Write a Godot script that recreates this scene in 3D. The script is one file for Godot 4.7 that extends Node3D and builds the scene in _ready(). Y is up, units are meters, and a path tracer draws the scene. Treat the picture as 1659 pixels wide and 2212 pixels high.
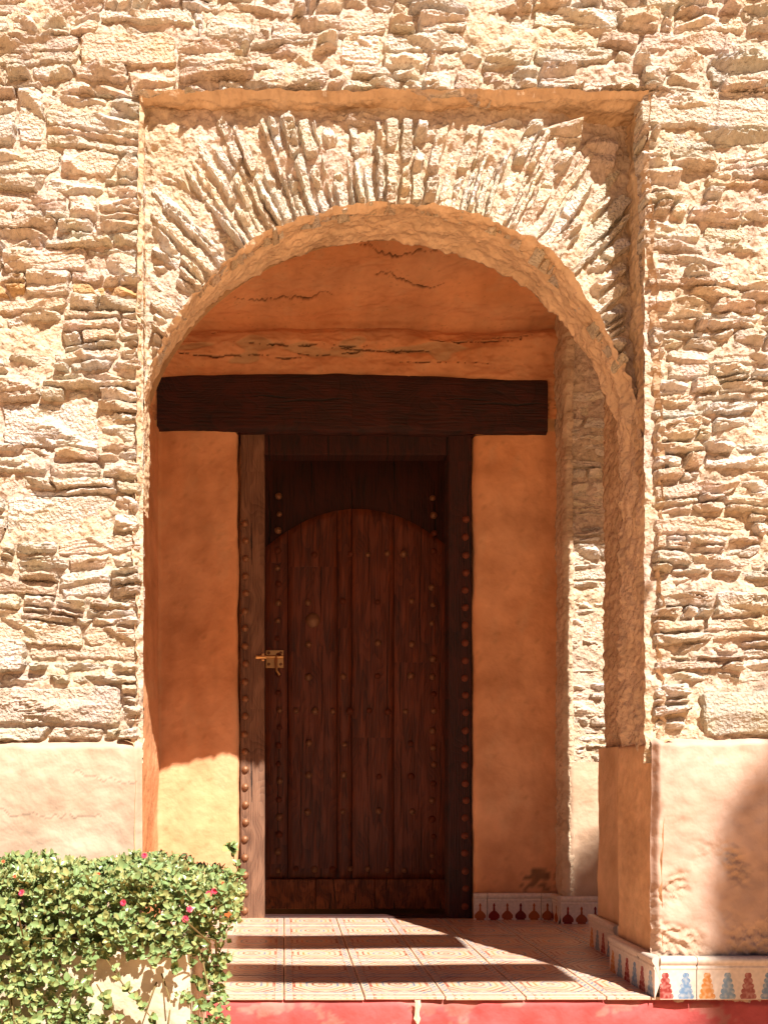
extends Node3D
# A stone gateway with a recessed round arch, a tiled porch behind it and a studded wooden door.
# Metres, y up. The face of the wall is the plane z = 0, the porch runs back to z = -1.58.

const PPM := 627.0        # how many units of the measured picture one metre spans on the wall face
const CAM_Y := 0.759
const CAM_D := 3.03
var nz := FastNoiseLite.new()
var rng := RandomNumberGenerator.new()
var M := {}
var used := {}

# arch of the gateway: half an ellipse on upright jambs
const AX := 0.391
const ARX := 0.896
const ASP := 1.92
const ARY := 0.845

func _ready() -> void:
	camera_and_light()
	nz.noise_type = FastNoiseLite.TYPE_SIMPLEX_SMOOTH
	nz.frequency = 1.0
	nz.fractal_type = FastNoiseLite.FRACTAL_NONE
	nz.seed = 7
	rng.seed = 20240611
	materials()
	ground_and_step()
	stone_wall()
	arch_surround()
	porch_shell()
	porch_piers()
	lintel()
	door_frame()
	door()
	porch_floor()
	skirtings()
	planter_and_plant()
	outside_things()

func camera_and_light() -> void:
	var cam := Camera3D.new()
	cam.name = "camera"
	cam.projection = Camera3D.PROJECTION_FRUSTUM
	cam.near = 0.05
	cam.far = 400.0
	cam.size = 2.0 * 1106.0 / 1900.0 * 0.05
	cam.frustum_offset = Vector2(215.5 / 1900.0 * 0.05, 568.0 / 1900.0 * 0.05)
	cam.position = Vector3(0, CAM_Y, CAM_D)
	add_child(cam)
	cam.current = true
	var sun := DirectionalLight3D.new()
	sun.name = "sun"
	sun.light_color = Color(1.0, 0.96, 0.905)
	sun.light_energy = 1.6
	sun.light_angular_distance = 0.5
	sun.shadow_enabled = true
	add_child(sun)
	sun.look_at_from_position(Vector3(800, 2400, 1900) * 0.01, Vector3.ZERO, Vector3.UP)
	var sky := ProceduralSkyMaterial.new()
	sky.sky_top_color = Color(0.22, 0.36, 0.62)
	sky.sky_horizon_color = Color(0.66, 0.70, 0.74)
	sky.sky_curve = 0.12
	sky.ground_horizon_color = Color(0.52, 0.44, 0.36)
	sky.ground_bottom_color = Color(0.36, 0.27, 0.19)
	sky.sky_energy_multiplier = 0.45
	sky.ground_energy_multiplier = 0.6
	sky.sun_angle_max = 1.0
	var env := Environment.new()
	env.background_mode = Environment.BG_SKY
	env.sky = Sky.new()
	env.sky.sky_material = sky
	env.tonemap_mode = Environment.TONE_MAPPER_LINEAR
	env.tonemap_exposure = 2.35
	env.sdfgi_enabled = true
	env.ssao_enabled = true
	env.ssil_enabled = true
	var we := WorldEnvironment.new()
	we.name = "daylight"
	we.environment = env
	add_child(we)

# ---------------------------------------------------------------- helpers
func pt(px: float, py: float, r: float) -> Vector3:
	return Vector3((px - 614.0) / PPM * r, CAM_Y + (1674.0 - py) / PPM * r, (1.0 - r) * CAM_D)

func n3(x: float, y: float, s := 0.0) -> float:
	return nz.get_noise_3d(x, y, s)

func hsh(a: float, b: float, c := 0.0) -> float:
	var v := sin(a * 12.9898 + b * 78.233 + c * 37.719) * 43758.5453
	return v - floorf(v)

func sstep(a: float, b: float, x: float) -> float:
	var t := clampf((x - a) / (b - a), 0.0, 1.0)
	return t * t * (3.0 - 2.0 * t)

func numbered(called: String) -> String:
	if not used.has(called):
		used[called] = 0
		return called
	used[called] += 1
	return "%s_%03d" % [called, used[called]]

func tag(o: Node, label := "", category := "", group := "", kind := "") -> Node:
	if label != "": o.set_meta("label", label)
	if category != "": o.set_meta("category", category)
	if group != "": o.set_meta("group", group)
	if kind != "": o.set_meta("kind", kind)
	return o

func obj(called: String, mesh: Mesh, mat: Material, parent: Node = self, at := Vector3.ZERO, turn := 0.0) -> MeshInstance3D:
	var o := MeshInstance3D.new()
	if parent == self:
		o.name = numbered(called)
	else:
		var k := 0
		var nm := called
		while parent.has_node(NodePath(nm)):
			k += 1
			nm = "%s_%03d" % [called, k]
		o.name = nm
	o.mesh = mesh
	o.material_override = mat
	parent.add_child(o, true)
	o.position = at
	o.rotation.y = turn
	return o

func fast_obj(called: String, k: int, mesh: Mesh, mat: Material, parent: Node, at := Vector3.ZERO) -> MeshInstance3D:
	var o := MeshInstance3D.new()
	o.name = called if k == 0 else "%s_%03d" % [called, k]
	o.mesh = mesh
	o.material_override = mat
	parent.add_child(o, true)
	o.position = at
	return o

func thing(called: String, label: String, category: String, at := Vector3.ZERO, group := "") -> Node3D:
	var o := Node3D.new()
	o.name = numbered(called)
	add_child(o)
	o.position = at
	tag(o, label, category, group)
	return o

class Shape:
	var v := PackedVector3Array()
	var n := PackedVector3Array()
	var c := PackedColorArray()
	var uv := PackedVector2Array()
	var ix := PackedInt32Array()
	var facets := false
	func mesh() -> ArrayMesh:
		var a := []
		a.resize(Mesh.ARRAY_MAX)
		a[Mesh.ARRAY_VERTEX] = v
		if not facets: a[Mesh.ARRAY_NORMAL] = n
		if c.size() == v.size(): a[Mesh.ARRAY_COLOR] = c
		if uv.size() == v.size(): a[Mesh.ARRAY_TEX_UV] = uv
		a[Mesh.ARRAY_INDEX] = ix
		var m := ArrayMesh.new()
		m.add_surface_from_arrays(Mesh.PRIMITIVE_TRIANGLES, a)
		return m
	func take(o: Shape) -> void:
		var b := v.size()
		v.append_array(o.v)
		n.append_array(o.n)
		c.append_array(o.c)
		uv.append_array(o.uv)
		var k := ix.size()
		ix.append_array(o.ix)
		for i in range(k, ix.size()): ix[i] += b
	func grid(nu: int, nv: int, flip := false, keep := PackedByteArray()) -> void:
		# v holds (nu+1)*(nv+1) points: makes normals and faces
		var w := nu + 1
		n.resize(v.size())
		for j in nv + 1:
			for i in nu + 1:
				var a := v[j * w + mini(i + 1, nu)] - v[j * w + maxi(i - 1, 0)]
				var b := v[mini(j + 1, nv) * w + i] - v[maxi(j - 1, 0) * w + i]
				var q := a.cross(b).normalized()
				n[j * w + i] = -q if flip else q
		for j in nv:
			for i in nu:
				if keep.size() and keep[j * nu + i] == 0: continue
				var a := j * w + i
				if flip:
					ix.append_array(PackedInt32Array([a, a + 1, a + w + 1, a, a + w + 1, a + w]))
				else:
					ix.append_array(PackedInt32Array([a, a + w + 1, a + 1, a, a + w, a + w + 1]))
	func tri(a: Vector3, b: Vector3, d: Vector3, away := Vector3.ZERO, ua := Vector2.ZERO, ub := Vector2.ZERO, ud := Vector2.ZERO) -> void:
		var q := (b - a).cross(d - a).normalized()
		var k := v.size()
		var out := q.dot((a + b + d) / 3.0 - away) >= 0.0
		if not out: q = -q
		v.append_array(PackedVector3Array([a, b, d]))
		n.append_array(PackedVector3Array([q, q, q]))
		uv.append_array(PackedVector2Array([ua, ub, ud]))
		ix.append_array(PackedInt32Array([k, k + 2, k + 1]) if out else PackedInt32Array([k, k + 1, k + 2]))

func surf(nu: int, nv: int, f: Callable, col: Callable, flip := false) -> Shape:
	var s := Shape.new()
	for j in nv + 1:
		for i in nu + 1:
			var p: Vector3 = f.call(float(i) / nu, float(j) / nv)
			s.v.append(p)
			s.c.append(col.call(p))
			s.uv.append(Vector2(float(i) / nu, 1.0 - float(j) / nv))
	s.grid(nu, nv, flip)
	return s

func cbox(w: float, h: float, d: float, b: float, away := Vector3.ZERO, uvs := 1.0) -> Shape:
	# a box with chamfered edges, centred on «away»
	var s := Shape.new()
	var e := Vector3(w, h, d) / 2.0
	var face := func(sg: Vector3, ax: int) -> Vector3:
		var q := Vector3(sg.x * (e.x - b), sg.y * (e.y - b), sg.z * (e.z - b))
		q[ax] = sg[ax] * e[ax]
		return q + away
	var quad := func(a: Vector3, p: Vector3, q: Vector3, r: Vector3) -> void:
		var ux := func(t: Vector3) -> Vector2:
			var l := t - away
			if absf((a - q).normalized().dot(Vector3.RIGHT)) < 0.001: return Vector2(l.z / w + 0.5, 0.5 - l.y / h) * uvs
			if absf((a - q).normalized().dot(Vector3.UP)) < 0.001: return Vector2(l.x / w + 0.5, l.z / d + 0.5) * uvs
			return Vector2(l.x / w + 0.5, 0.5 - l.y / h) * uvs
		s.tri(a, p, q, away, ux.call(a), ux.call(p), ux.call(q))
		s.tri(a, q, r, away, ux.call(a), ux.call(q), ux.call(r))
	for ax in 3:
		var o1 := (ax + 1) % 3
		var o2 := (ax + 2) % 3
		for sg in [-1.0, 1.0]:
			var k := []
			for t in [[-1, -1], [1, -1], [1, 1], [-1, 1]]:
				var g := Vector3.ONE
				g[ax] = sg
				g[o1] = t[0]
				g[o2] = t[1]
				k.append(face.call(g, ax))
			quad.call(k[0], k[1], k[2], k[3])
			for sh in [-1.0, 1.0]:
				var g := Vector3.ONE
				g[ax] = sg
				g[o1] = sh
				g[o2] = -1.0
				var g2 := g
				g2[o2] = 1.0
				quad.call(face.call(g, ax), face.call(g2, ax), face.call(g2, o1), face.call(g, o1))
	for i in 8:
		var g := Vector3(1 if i & 1 else -1, 1 if i & 2 else -1, 1 if i & 4 else -1)
		s.tri(face.call(g, 0), face.call(g, 1), face.call(g, 2), away)
	return s

func dome(r: float, h: float, seg := 8) -> Shape:
	var s := Shape.new()
	for j in 4:
		var a := j * PI / 6.0
		for i in seg + 1:
			var t := TAU * i / seg
			s.v.append(Vector3(cos(t) * r * cos(a), sin(t) * r * cos(a), h * sin(a)))
	s.grid(seg, 3)
	return s

func tube(path: PackedVector3Array, r0: float, r1: float, seg := 6) -> Shape:
	var s := Shape.new()
	var m := path.size() - 1
	for j in m + 1:
		var dir := (path[mini(j + 1, m)] - path[maxi(j - 1, 0)]).normalized()
		var a := dir.cross(Vector3(0.31, 0.2, 0.93)).normalized()
		var b := dir.cross(a)
		var r := lerpf(r0, r1, float(j) / m)
		for i in seg + 1:
			var t := TAU * i / seg
			s.v.append(path[j] + (a * cos(t) + b * sin(t)) * r)
	s.grid(seg, m)
	return s

# ---------------------------------------------------------------- materials
func noise_tex(freq: float, oct: int, size := 512, ramp := [], kind := FastNoiseLite.TYPE_SIMPLEX_SMOOTH, sd := 1) -> NoiseTexture2D:
	var f := FastNoiseLite.new()
	f.noise_type = kind
	f.frequency = freq
	f.seed = sd
	f.fractal_octaves = oct
	var t := NoiseTexture2D.new()
	t.width = size
	t.height = size
	t.seamless = true
	t.noise = f
	if ramp.size():
		var g := Gradient.new()
		g.offsets = PackedFloat32Array([0.0, 0.5, 1.0])
		g.colors = PackedColorArray(ramp)
		t.color_ramp = g
	return t

func rough_mat(called: String, alb: Texture2D, sc: float, bump: Texture2D, depth: float, rough := 0.95, tint := Color.WHITE, vcol := true) -> StandardMaterial3D:
	var m := StandardMaterial3D.new()
	m.resource_name = called
	m.albedo_color = tint
	m.albedo_texture = alb
	m.vertex_color_use_as_albedo = vcol
	m.roughness = rough
	m.metallic_specular = 0.25
	m.uv1_triplanar = true
	m.uv1_world_triplanar = true
	m.uv1_scale = Vector3.ONE * sc
	if bump:
		m.heightmap_enabled = true
		m.heightmap_texture = bump
		m.heightmap_scale = depth
	return m

func uv_mat(called: String, img: Image, rough: float, bump: Image = null, depth := 0.2, tint := Color.WHITE) -> StandardMaterial3D:
	var m := StandardMaterial3D.new()
	m.resource_name = called
	m.albedo_color = tint
	m.albedo_texture = ImageTexture.create_from_image(img)
	m.roughness = rough
	if bump:
		m.heightmap_enabled = true
		m.heightmap_texture = ImageTexture.create_from_image(bump)
		m.heightmap_scale = depth
	return m

func grey(a: float) -> Color:
	return Color(a, a, a)

func materials() -> void:
	var grain := noise_tex(0.03, 5, 512, [grey(0.78), grey(0.93), grey(1.0)], FastNoiseLite.TYPE_SIMPLEX_SMOOTH, 3)
	var pits := noise_tex(0.035, 5, 512, [], FastNoiseLite.TYPE_SIMPLEX_SMOOTH, 5)
	M.stone = rough_mat("split stone", grain, 3.4, pits, 0.9, 0.92)
	M.mortar = rough_mat("lime mortar", grain, 2.0, pits, 1.0, 0.97)
	var mott := noise_tex(0.008, 6, 512, [Color(0.84, 0.81, 0.78), Color(0.93, 0.92, 0.91), Color(1, 1, 1)], FastNoiseLite.TYPE_SIMPLEX_SMOOTH, 9)
	M.plaster = rough_mat("ochre plaster", mott, 0.9, pits, 0.35, 0.9)
	M.rough_plaster = rough_mat("rough plaster", mott, 1.3, pits, 1.3, 0.95)
	M.red = rough_mat("red painted concrete", mott, 1.1, pits, 0.3, 0.7)
	M.earth = rough_mat("packed earth", mott, 0.5, pits, 1.0, 0.97, Color(0.87, 0.70, 0.53), false)
	M.planter = rough_mat("cream plaster", mott, 1.2, pits, 0.4, 0.93, Color(0.85, 0.80, 0.71), false)
	M.soil = rough_mat("soil", mott, 2.0, pits, 2.0, 1.0, Color(0.25, 0.16, 0.1), false)
	M.grout = rough_mat("grout", mott, 2.0, pits, 0.3, 0.9, Color(0.62, 0.505, 0.42), false)
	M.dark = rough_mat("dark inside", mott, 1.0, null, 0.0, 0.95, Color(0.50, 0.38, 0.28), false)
	var gw := wood_images(5, Color(0.50, 0.24, 0.12), Color(0.18, 0.065, 0.03))
	M.door = uv_mat("old door wood", gw[0], 0.5, gw[1], 0.35)
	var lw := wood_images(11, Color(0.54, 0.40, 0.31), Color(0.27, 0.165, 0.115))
	M.frame = uv_mat("sunlit tone frame wood", lw[0], 0.7, lw[1], 0.3)  # paler copy of the frame timber, sunlight put into its colour
	var bw := wood_images(23, Color(0.66, 0.38, 0.20), Color(0.22, 0.09, 0.04))
	M.board = uv_mat("worn board wood", bw[0], 0.55, bw[1], 0.5)
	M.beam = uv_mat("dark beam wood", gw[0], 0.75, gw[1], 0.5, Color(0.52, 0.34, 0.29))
	var ir := StandardMaterial3D.new()
	ir.resource_name = "brown iron"
	ir.albedo_color = Color(0.52, 0.36, 0.25)
	ir.roughness = 0.5
	ir.metallic = 0.3
	M.iron = ir
	var ru := ir.duplicate()
	ru.albedo_color = Color(0.42, 0.21, 0.13)
	ru.roughness = 0.75
	M.rust = ru
	var br := StandardMaterial3D.new()
	br.resource_name = "worn brass"
	br.albedo_color = Color(0.86, 0.66, 0.42)
	br.roughness = 0.32
	br.metallic = 0.85
	M.brass = br
	M.merlon = uv_mat("glazed tile with stepped motifs", merlon_image(), 0.16)
	M.finial = uv_mat("glazed tile with bottle motifs", finial_image(), 0.16)
	M.floor_tile = uv_mat("patterned floor tile", floor_image(3), 0.3)
	M.floor_tile_b = uv_mat("patterned floor tile faded", floor_image(8), 0.36)
	for k in 3:
		var lf := StandardMaterial3D.new()
		lf.resource_name = "leaf"
		lf.albedo_color = [Color(0.55, 0.61, 0.40), Color(0.48, 0.57, 0.37), Color(0.62, 0.62, 0.40)][k]
		lf.roughness = 0.33
		lf.backlight_enabled = true
		lf.backlight = Color(0.18, 0.24, 0.06)
		M["leaf%d" % k] = lf
	var fl := StandardMaterial3D.new()
	fl.resource_name = "petal"
	fl.albedo_color = Color(0.93, 0.28, 0.42)
	fl.roughness = 0.6
	M.petal = fl
	var fb := fl.duplicate()
	fb.albedo_color = Color(0.88, 0.36, 0.22)
	M.petal_bud = fb
	var st := StandardMaterial3D.new()
	st.resource_name = "plant stem"
	st.albedo_color = Color(0.45, 0.38, 0.22)
	st.roughness = 0.8
	M.stem = st
	M.bark = rough_mat("palm bark", mott, 2.0, pits, 2.0, 0.95, Color(0.45, 0.35, 0.26), false)
	var fr := StandardMaterial3D.new()
	fr.resource_name = "palm frond"
	fr.albedo_color = Color(0.33, 0.42, 0.2)
	fr.roughness = 0.6
	M.frond = fr
	M.canvas = rough_mat("canvas", mott, 3.0, null, 0.0, 0.95, Color(0.78, 0.70, 0.58), false)
	M.cord = st

func wood_images(sd: int, lo: Color, hi: Color) -> Array:
	var w := 192
	var h := 768
	var im := Image.create(w, h, false, Image.FORMAT_RGB8)
	var bm := Image.create(w, h, false, Image.FORMAT_RGB8)
	for y in h:
		for x in w:
			var fx := float(x) / w
			var fy := float(y) / h
			var warp := n3(fx * 1.6, fy * 2.6, sd) * 1.5 + n3(fx * 4.0, fy * 5.0, sd + 3) * 0.35
			var ring := fx * 9.0 + warp * 3.2
			var g := ring - floorf(ring)
			g = pow(g, 1.6)
			var fib := n3(fx * 55.0, fy * 5.0, sd + 9) * 0.5 + n3(fx * 120.0, fy * 10.0, sd + 5) * 0.35
			var t := clampf(0.26 * g + 0.34 + fib * 0.55 + n3(fx * 2.0, fy * 4.0, sd + 20) * 0.25, 0.0, 1.0)
			t *= 1.0 - 0.55 * sstep(0.15, 0.6, n3(fx * 5.0, fy * 7.0, sd + 30) + 0.35 * n3(fx * 40.0, fy * 12.0, sd + 31))
			var c := lo.lerp(hi, t)
			for k in 5:
				var cx := hsh(k, sd, 1.0) + 0.02 * n3(fy * 4.0, k * 3.0, sd)
				var cy := hsh(k, sd, 2.0)
				var ext := 0.06 + 0.16 * hsh(k, sd, 3.0)
				if absf(fy - cy) < ext and absf(fx - cx) < 0.011 * (1.0 - absf(fy - cy) / ext):
					c = c.lerp(Color(0.05, 0.025, 0.015), 0.9)
					t = 1.0
			im.set_pixel(x, y, c)
			bm.set_pixel(x, y, grey(1.0 - t))
	return [im, bm]

func merlon_image() -> Image:
	var im := Image.create(320, 160, false, Image.FORMAT_RGB8)
	for y in 160:
		for x in 320:
			im.set_pixel(x, y, Color(0.84, 0.78, 0.73) * (0.97 + 0.05 * n3(x * 0.05, y * 0.05, 2)))
	var cols := [Color(0.74, 0.47, 0.24), Color(0.42, 0.53, 0.62), Color(0.52, 0.17, 0.17), Color(0.38, 0.50, 0.63)]
	for k in 4:
		var cx := 40 + k * 80
		for y in range(60, 158):
			var t := (y - 60) / 98.0
			var stp := floorf(t * 5.0)
			var ft := t * 5.0 - stp
			var hw := 9.0 + stp * 4.6 + (5.0 * sin(ft * PI))
			for x in range(maxi(0, int(cx - hw)), mini(320, int(cx + hw))):
				var c: Color = cols[k]
				var a := n3(x * 0.06, y * 0.06, k + 4.0)
				im.set_pixel(x, y, c.lerp(Color(0.82, 0.77, 0.72), clampf(0.15 + a * 0.4, 0.0, 0.6)))
	return im

func finial_image() -> Image:
	var im := Image.create(320, 160, false, Image.FORMAT_RGB8)
	for y in 160:
		for x in 320:
			im.set_pixel(x, y, Color(0.88, 0.83, 0.77) * (0.97 + 0.05 * n3(x * 0.05, y * 0.05, 6)))
	var cols := [Color(0.50, 0.13, 0.12), Color(0.62, 0.30, 0.16), Color(0.44, 0.12, 0.13), Color(0.66, 0.36, 0.18)]
	for k in 4:
		var cx := 40 + k * 80
		for y in range(58, 158):
			var t := (y - 58) / 100.0
			var hw := 3.0
			if t < 0.12: hw = 3.0 + 40.0 * t
			elif t < 0.2: hw = 8.0 - 40.0 * (t - 0.12)
			elif t < 0.45: hw = 5.0 + 10.0 * (t - 0.2)
			elif t < 0.88: hw = 8.0 + 26.0 * sin((t - 0.42) / 0.5 * PI * 0.75)
			else: hw = 24.0
			for x in range(maxi(0, int(cx - hw)), mini(320, int(cx + hw))):
				im.set_pixel(x, y, cols[k])
	return im

func floor_image(sd: int) -> Image:
	var im := Image.create(256, 256, false, Image.FORMAT_RGB8)
	var base := Color(0.82, 0.71, 0.62)
	var inks := [Color(0.55, 0.27, 0.18), Color(0.36, 0.46, 0.58), Color(0.80, 0.50, 0.26), Color(0.62, 0.30, 0.24)]
	for y in 256:
		for x in 256:
			var c := base
			var qx := absf(x - 127.5)
			var qy := absf(y - 127.5)
			var d := qx + qy
			var m := maxf(qx, qy)
			var star := maxf(m, d * 0.7071)
			var band := int(star / 7.0)
			if band % 3 == 1: c = inks[(band / 3 + sd) % 4]
			if m > 104 and m < 121: c = inks[1] if (int(x / 16) + int(y / 16)) % 2 else base
			if (m > 98 and m < 101): c = inks[0]
			var wear := n3(x * 0.02, y * 0.02, sd) * 0.5 + n3(x * 0.1, y * 0.1, sd + 1) * 0.35
			c = c.lerp(base, clampf(0.38 + wear, 0.0, 0.92))
			im.set_pixel(x, y, c)
	return im

# ---------------------------------------------------------------- ground
func ground_and_step() -> void:
	var pm := PlaneMesh.new()
	pm.size = Vector2(160, 160)
	var soil_sheet := obj("ground", pm, M.earth, self, Vector3(0, -0.36, 30))
	tag(soil_sheet, "pale packed earth in front of the gateway", "ground", "", "structure")
	# the red landing: a chipped painted riser under the tiled floor
	var f := func(u: float, v: float) -> Vector3:
		var x := lerpf(-2.2, 2.6, u)
		var y := lerpf(-0.36, -0.004, v)
		var bulge := 0.010 * n3(x * 2.0, y * 4.0, 60) + 0.004 * n3(x * 9.0, y * 9.0, 61)
		var chip := 0.0
		for q in [Vector2(0.475, -0.02), Vector2(0.60, -0.03), Vector2(1.15, -0.012)]:
			chip += 0.009 * (1.0 - sstep(0.03, 0.06, Vector2((x - q.x) * 0.7, y - q.y).length() + 0.012 * n3(x * 25.0, y * 25.0, 62)))
		return Vector3(x, y, 0.03 + bulge - chip - 0.02 * sstep(0.94, 1.0, v))
	var tint := func(p: Vector3) -> Color:
		var g := 1.0 + 0.12 * n3(p.x * 2.2, p.y * 5.0, 63) + 0.10 * n3(p.x * 9.0, p.y * 14.0, 64) + 0.06 * n3(p.x * 40.0, p.y * 50.0, 65)
		var c := Color(0.51 * g, 0.105 * g, 0.105 * g)
		var worn := sstep(0.42, 0.52, n3(p.x * 5.0, p.y * 9.0, 66) + 0.35 * n3(p.x * 30.0, p.y * 30.0, 67))
		for q in [Vector2(0.475, -0.02), Vector2(0.60, -0.03), Vector2(1.15, -0.012)]:
			if Vector2((p.x - q.x) * 0.7, p.y - q.y).length() + 0.012 * n3(p.x * 25.0, p.y * 25.0, 62) < 0.036: worn = maxf(worn, 0.75)
		return c.lerp(Color(0.50 * g, 0.24 * g, 0.20 * g), 0.6 * worn)
	var s := surf(420, 44, f, tint)
	var o := obj("step", s.mesh(), M.red)
	tag(o, "red painted front of the landing below the tiled porch floor", "step")
	# a run of white paint down the riser
	var d := Shape.new()
	var pts := []
	for k in 9:
		var t := k / 8.0
		var w := 0.010 * (1.0 - 0.25 * t) * (1.0 + 0.25 * n3(t * 4.0, 3.0)) + (0.004 if k == 6 else 0.0)
		if k == 8: w = 0.002
		pts.append([Vector3(0.452 + 0.003 * n3(t * 2.0, 9.0), -0.004 - 0.085 * t, 0.046), w])
	for k in 8:
		var a: Vector3 = pts[k][0]
		var b: Vector3 = pts[k + 1][0]
		var wa := Vector3(pts[k][1], 0, 0)
		var wb := Vector3(pts[k + 1][1], 0, 0)
		var up := Vector3(0, 0, 0.003)
		d.tri(a - wa, b - wb, b + up, Vector3(0.45, -0.04, 0))
		d.tri(a - wa, b + up, a + up, Vector3(0.45, -0.04, 0))
		d.tri(a + up, b + up, b + wb, Vector3(0.45, -0.04, 0))
		d.tri(a + up, b + wb, a + wa, Vector3(0.45, -0.04, 0))
	obj("paint_run", d.mesh(), M.planter, o)

# ---------------------------------------------------------------- masonry
func bed(ys: PackedFloat32Array, i: int, x: float) -> float:
	if i <= 0: return ys[0]
	if i >= ys.size(): i = ys.size() - 1
	return ys[i] + 0.030 * n3(x * 1.5, ys[i] * 3.0, 4.0) + 0.007 * n3(x * 5.0, ys[i] * 9.0, 5.0)

func lay(ys: PackedFloat32Array, spans: Callable) -> Array:
	# rubble laid in rough courses: corners (bottom left, bottom right, top right, top left) of every stone
	var out := []
	var taken := {}
	for i in ys.size() - 1:
		for span in spans.call((ys[i] + ys[i + 1]) * 0.5):
			var holes: Array = taken.get(i, [])
			var free := []
			var x0: float = span[0]
			holes.sort_custom(func(a, b): return a[0] < b[0])
			for hl in holes:
				if hl[1] < span[0] or hl[0] > span[1]: continue
				if hl[0] - x0 > 0.03: free.append([x0, hl[0]])
				x0 = hl[1]
			if span[1] - x0 > 0.03: free.append([x0, span[1]])
			for fr in free:
				var x: float = fr[0]
				var sl := 0.0
				while x < fr[1] - 0.001:
					var h := ys[i + 1] - ys[i]
					var ln := clampf(h * rng.randf_range(1.2, 6.5), 0.06, 0.46)
					if rng.randf() < 0.12: ln = rng.randf_range(0.03, 0.07)
					if fr[1] - (x + ln) < 0.06: ln = fr[1] - x
					var x1: float = x + ln
					var last: bool = x1 > fr[1] - 0.001
					var s1 := 0.0 if last else rng.randf_range(-0.02, 0.02)
					var tall := false
					if rng.randf() < 0.16 and i + 2 < ys.size() and ln > 0.08 and not last and x > fr[0] + 0.001:
						var ok := true
						for hl in taken.get(i + 1, []):
							if hl[1] > x and hl[0] < x1: ok = false
						if ok:
							tall = true
							if not taken.has(i + 1): taken[i + 1] = []
							taken[i + 1].append([x, x1])
							s1 = 0.0
							sl = 0.0
					var j := i + 2 if tall else i + 1
					var q := [Vector2(x - sl, bed(ys, i, x)), Vector2(x1 - s1, bed(ys, i, x1)), Vector2(x1 + s1, bed(ys, j, x1)), Vector2(x + sl, bed(ys, j, x))]
					if not tall and h > 0.055 and rng.randf() < 0.55:
						var fa := rng.randf_range(0.32, 0.68)
						var fb := clampf(fa + rng.randf_range(-0.22, 0.22), 0.22, 0.78)
						var ml: Vector2 = q[0].lerp(q[3], fa)
						var mr: Vector2 = q[1].lerp(q[2], fb)
						halves(out, [q[0], q[1], mr, ml])
						halves(out, [ml, mr, q[2], q[3]])
					else:
						out.append(q)
					sl = s1
					x = x1
	return out

func halves(out: Array, q: Array) -> void:
	if q[0].distance_to(q[1]) > 0.17 and rng.randf() < 0.5:
		var t := rng.randf_range(0.3, 0.7)
		var u := clampf(t + rng.randf_range(-0.08, 0.08), 0.2, 0.8)
		var b: Vector2 = q[0].lerp(q[1], t)
		var a: Vector2 = q[3].lerp(q[2], u)
		out.append([q[0], b, a, q[3]])
		out.append([b, q[1], q[2], a])
	else:
		out.append(q)

const TONES := [Color(0.63, 0.535, 0.44), Color(0.62, 0.505, 0.41), Color(0.60, 0.53, 0.44), Color(0.61, 0.485, 0.375), Color(0.66, 0.575, 0.49), Color(0.58, 0.51, 0.42), Color(0.60, 0.475, 0.385)]

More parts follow.
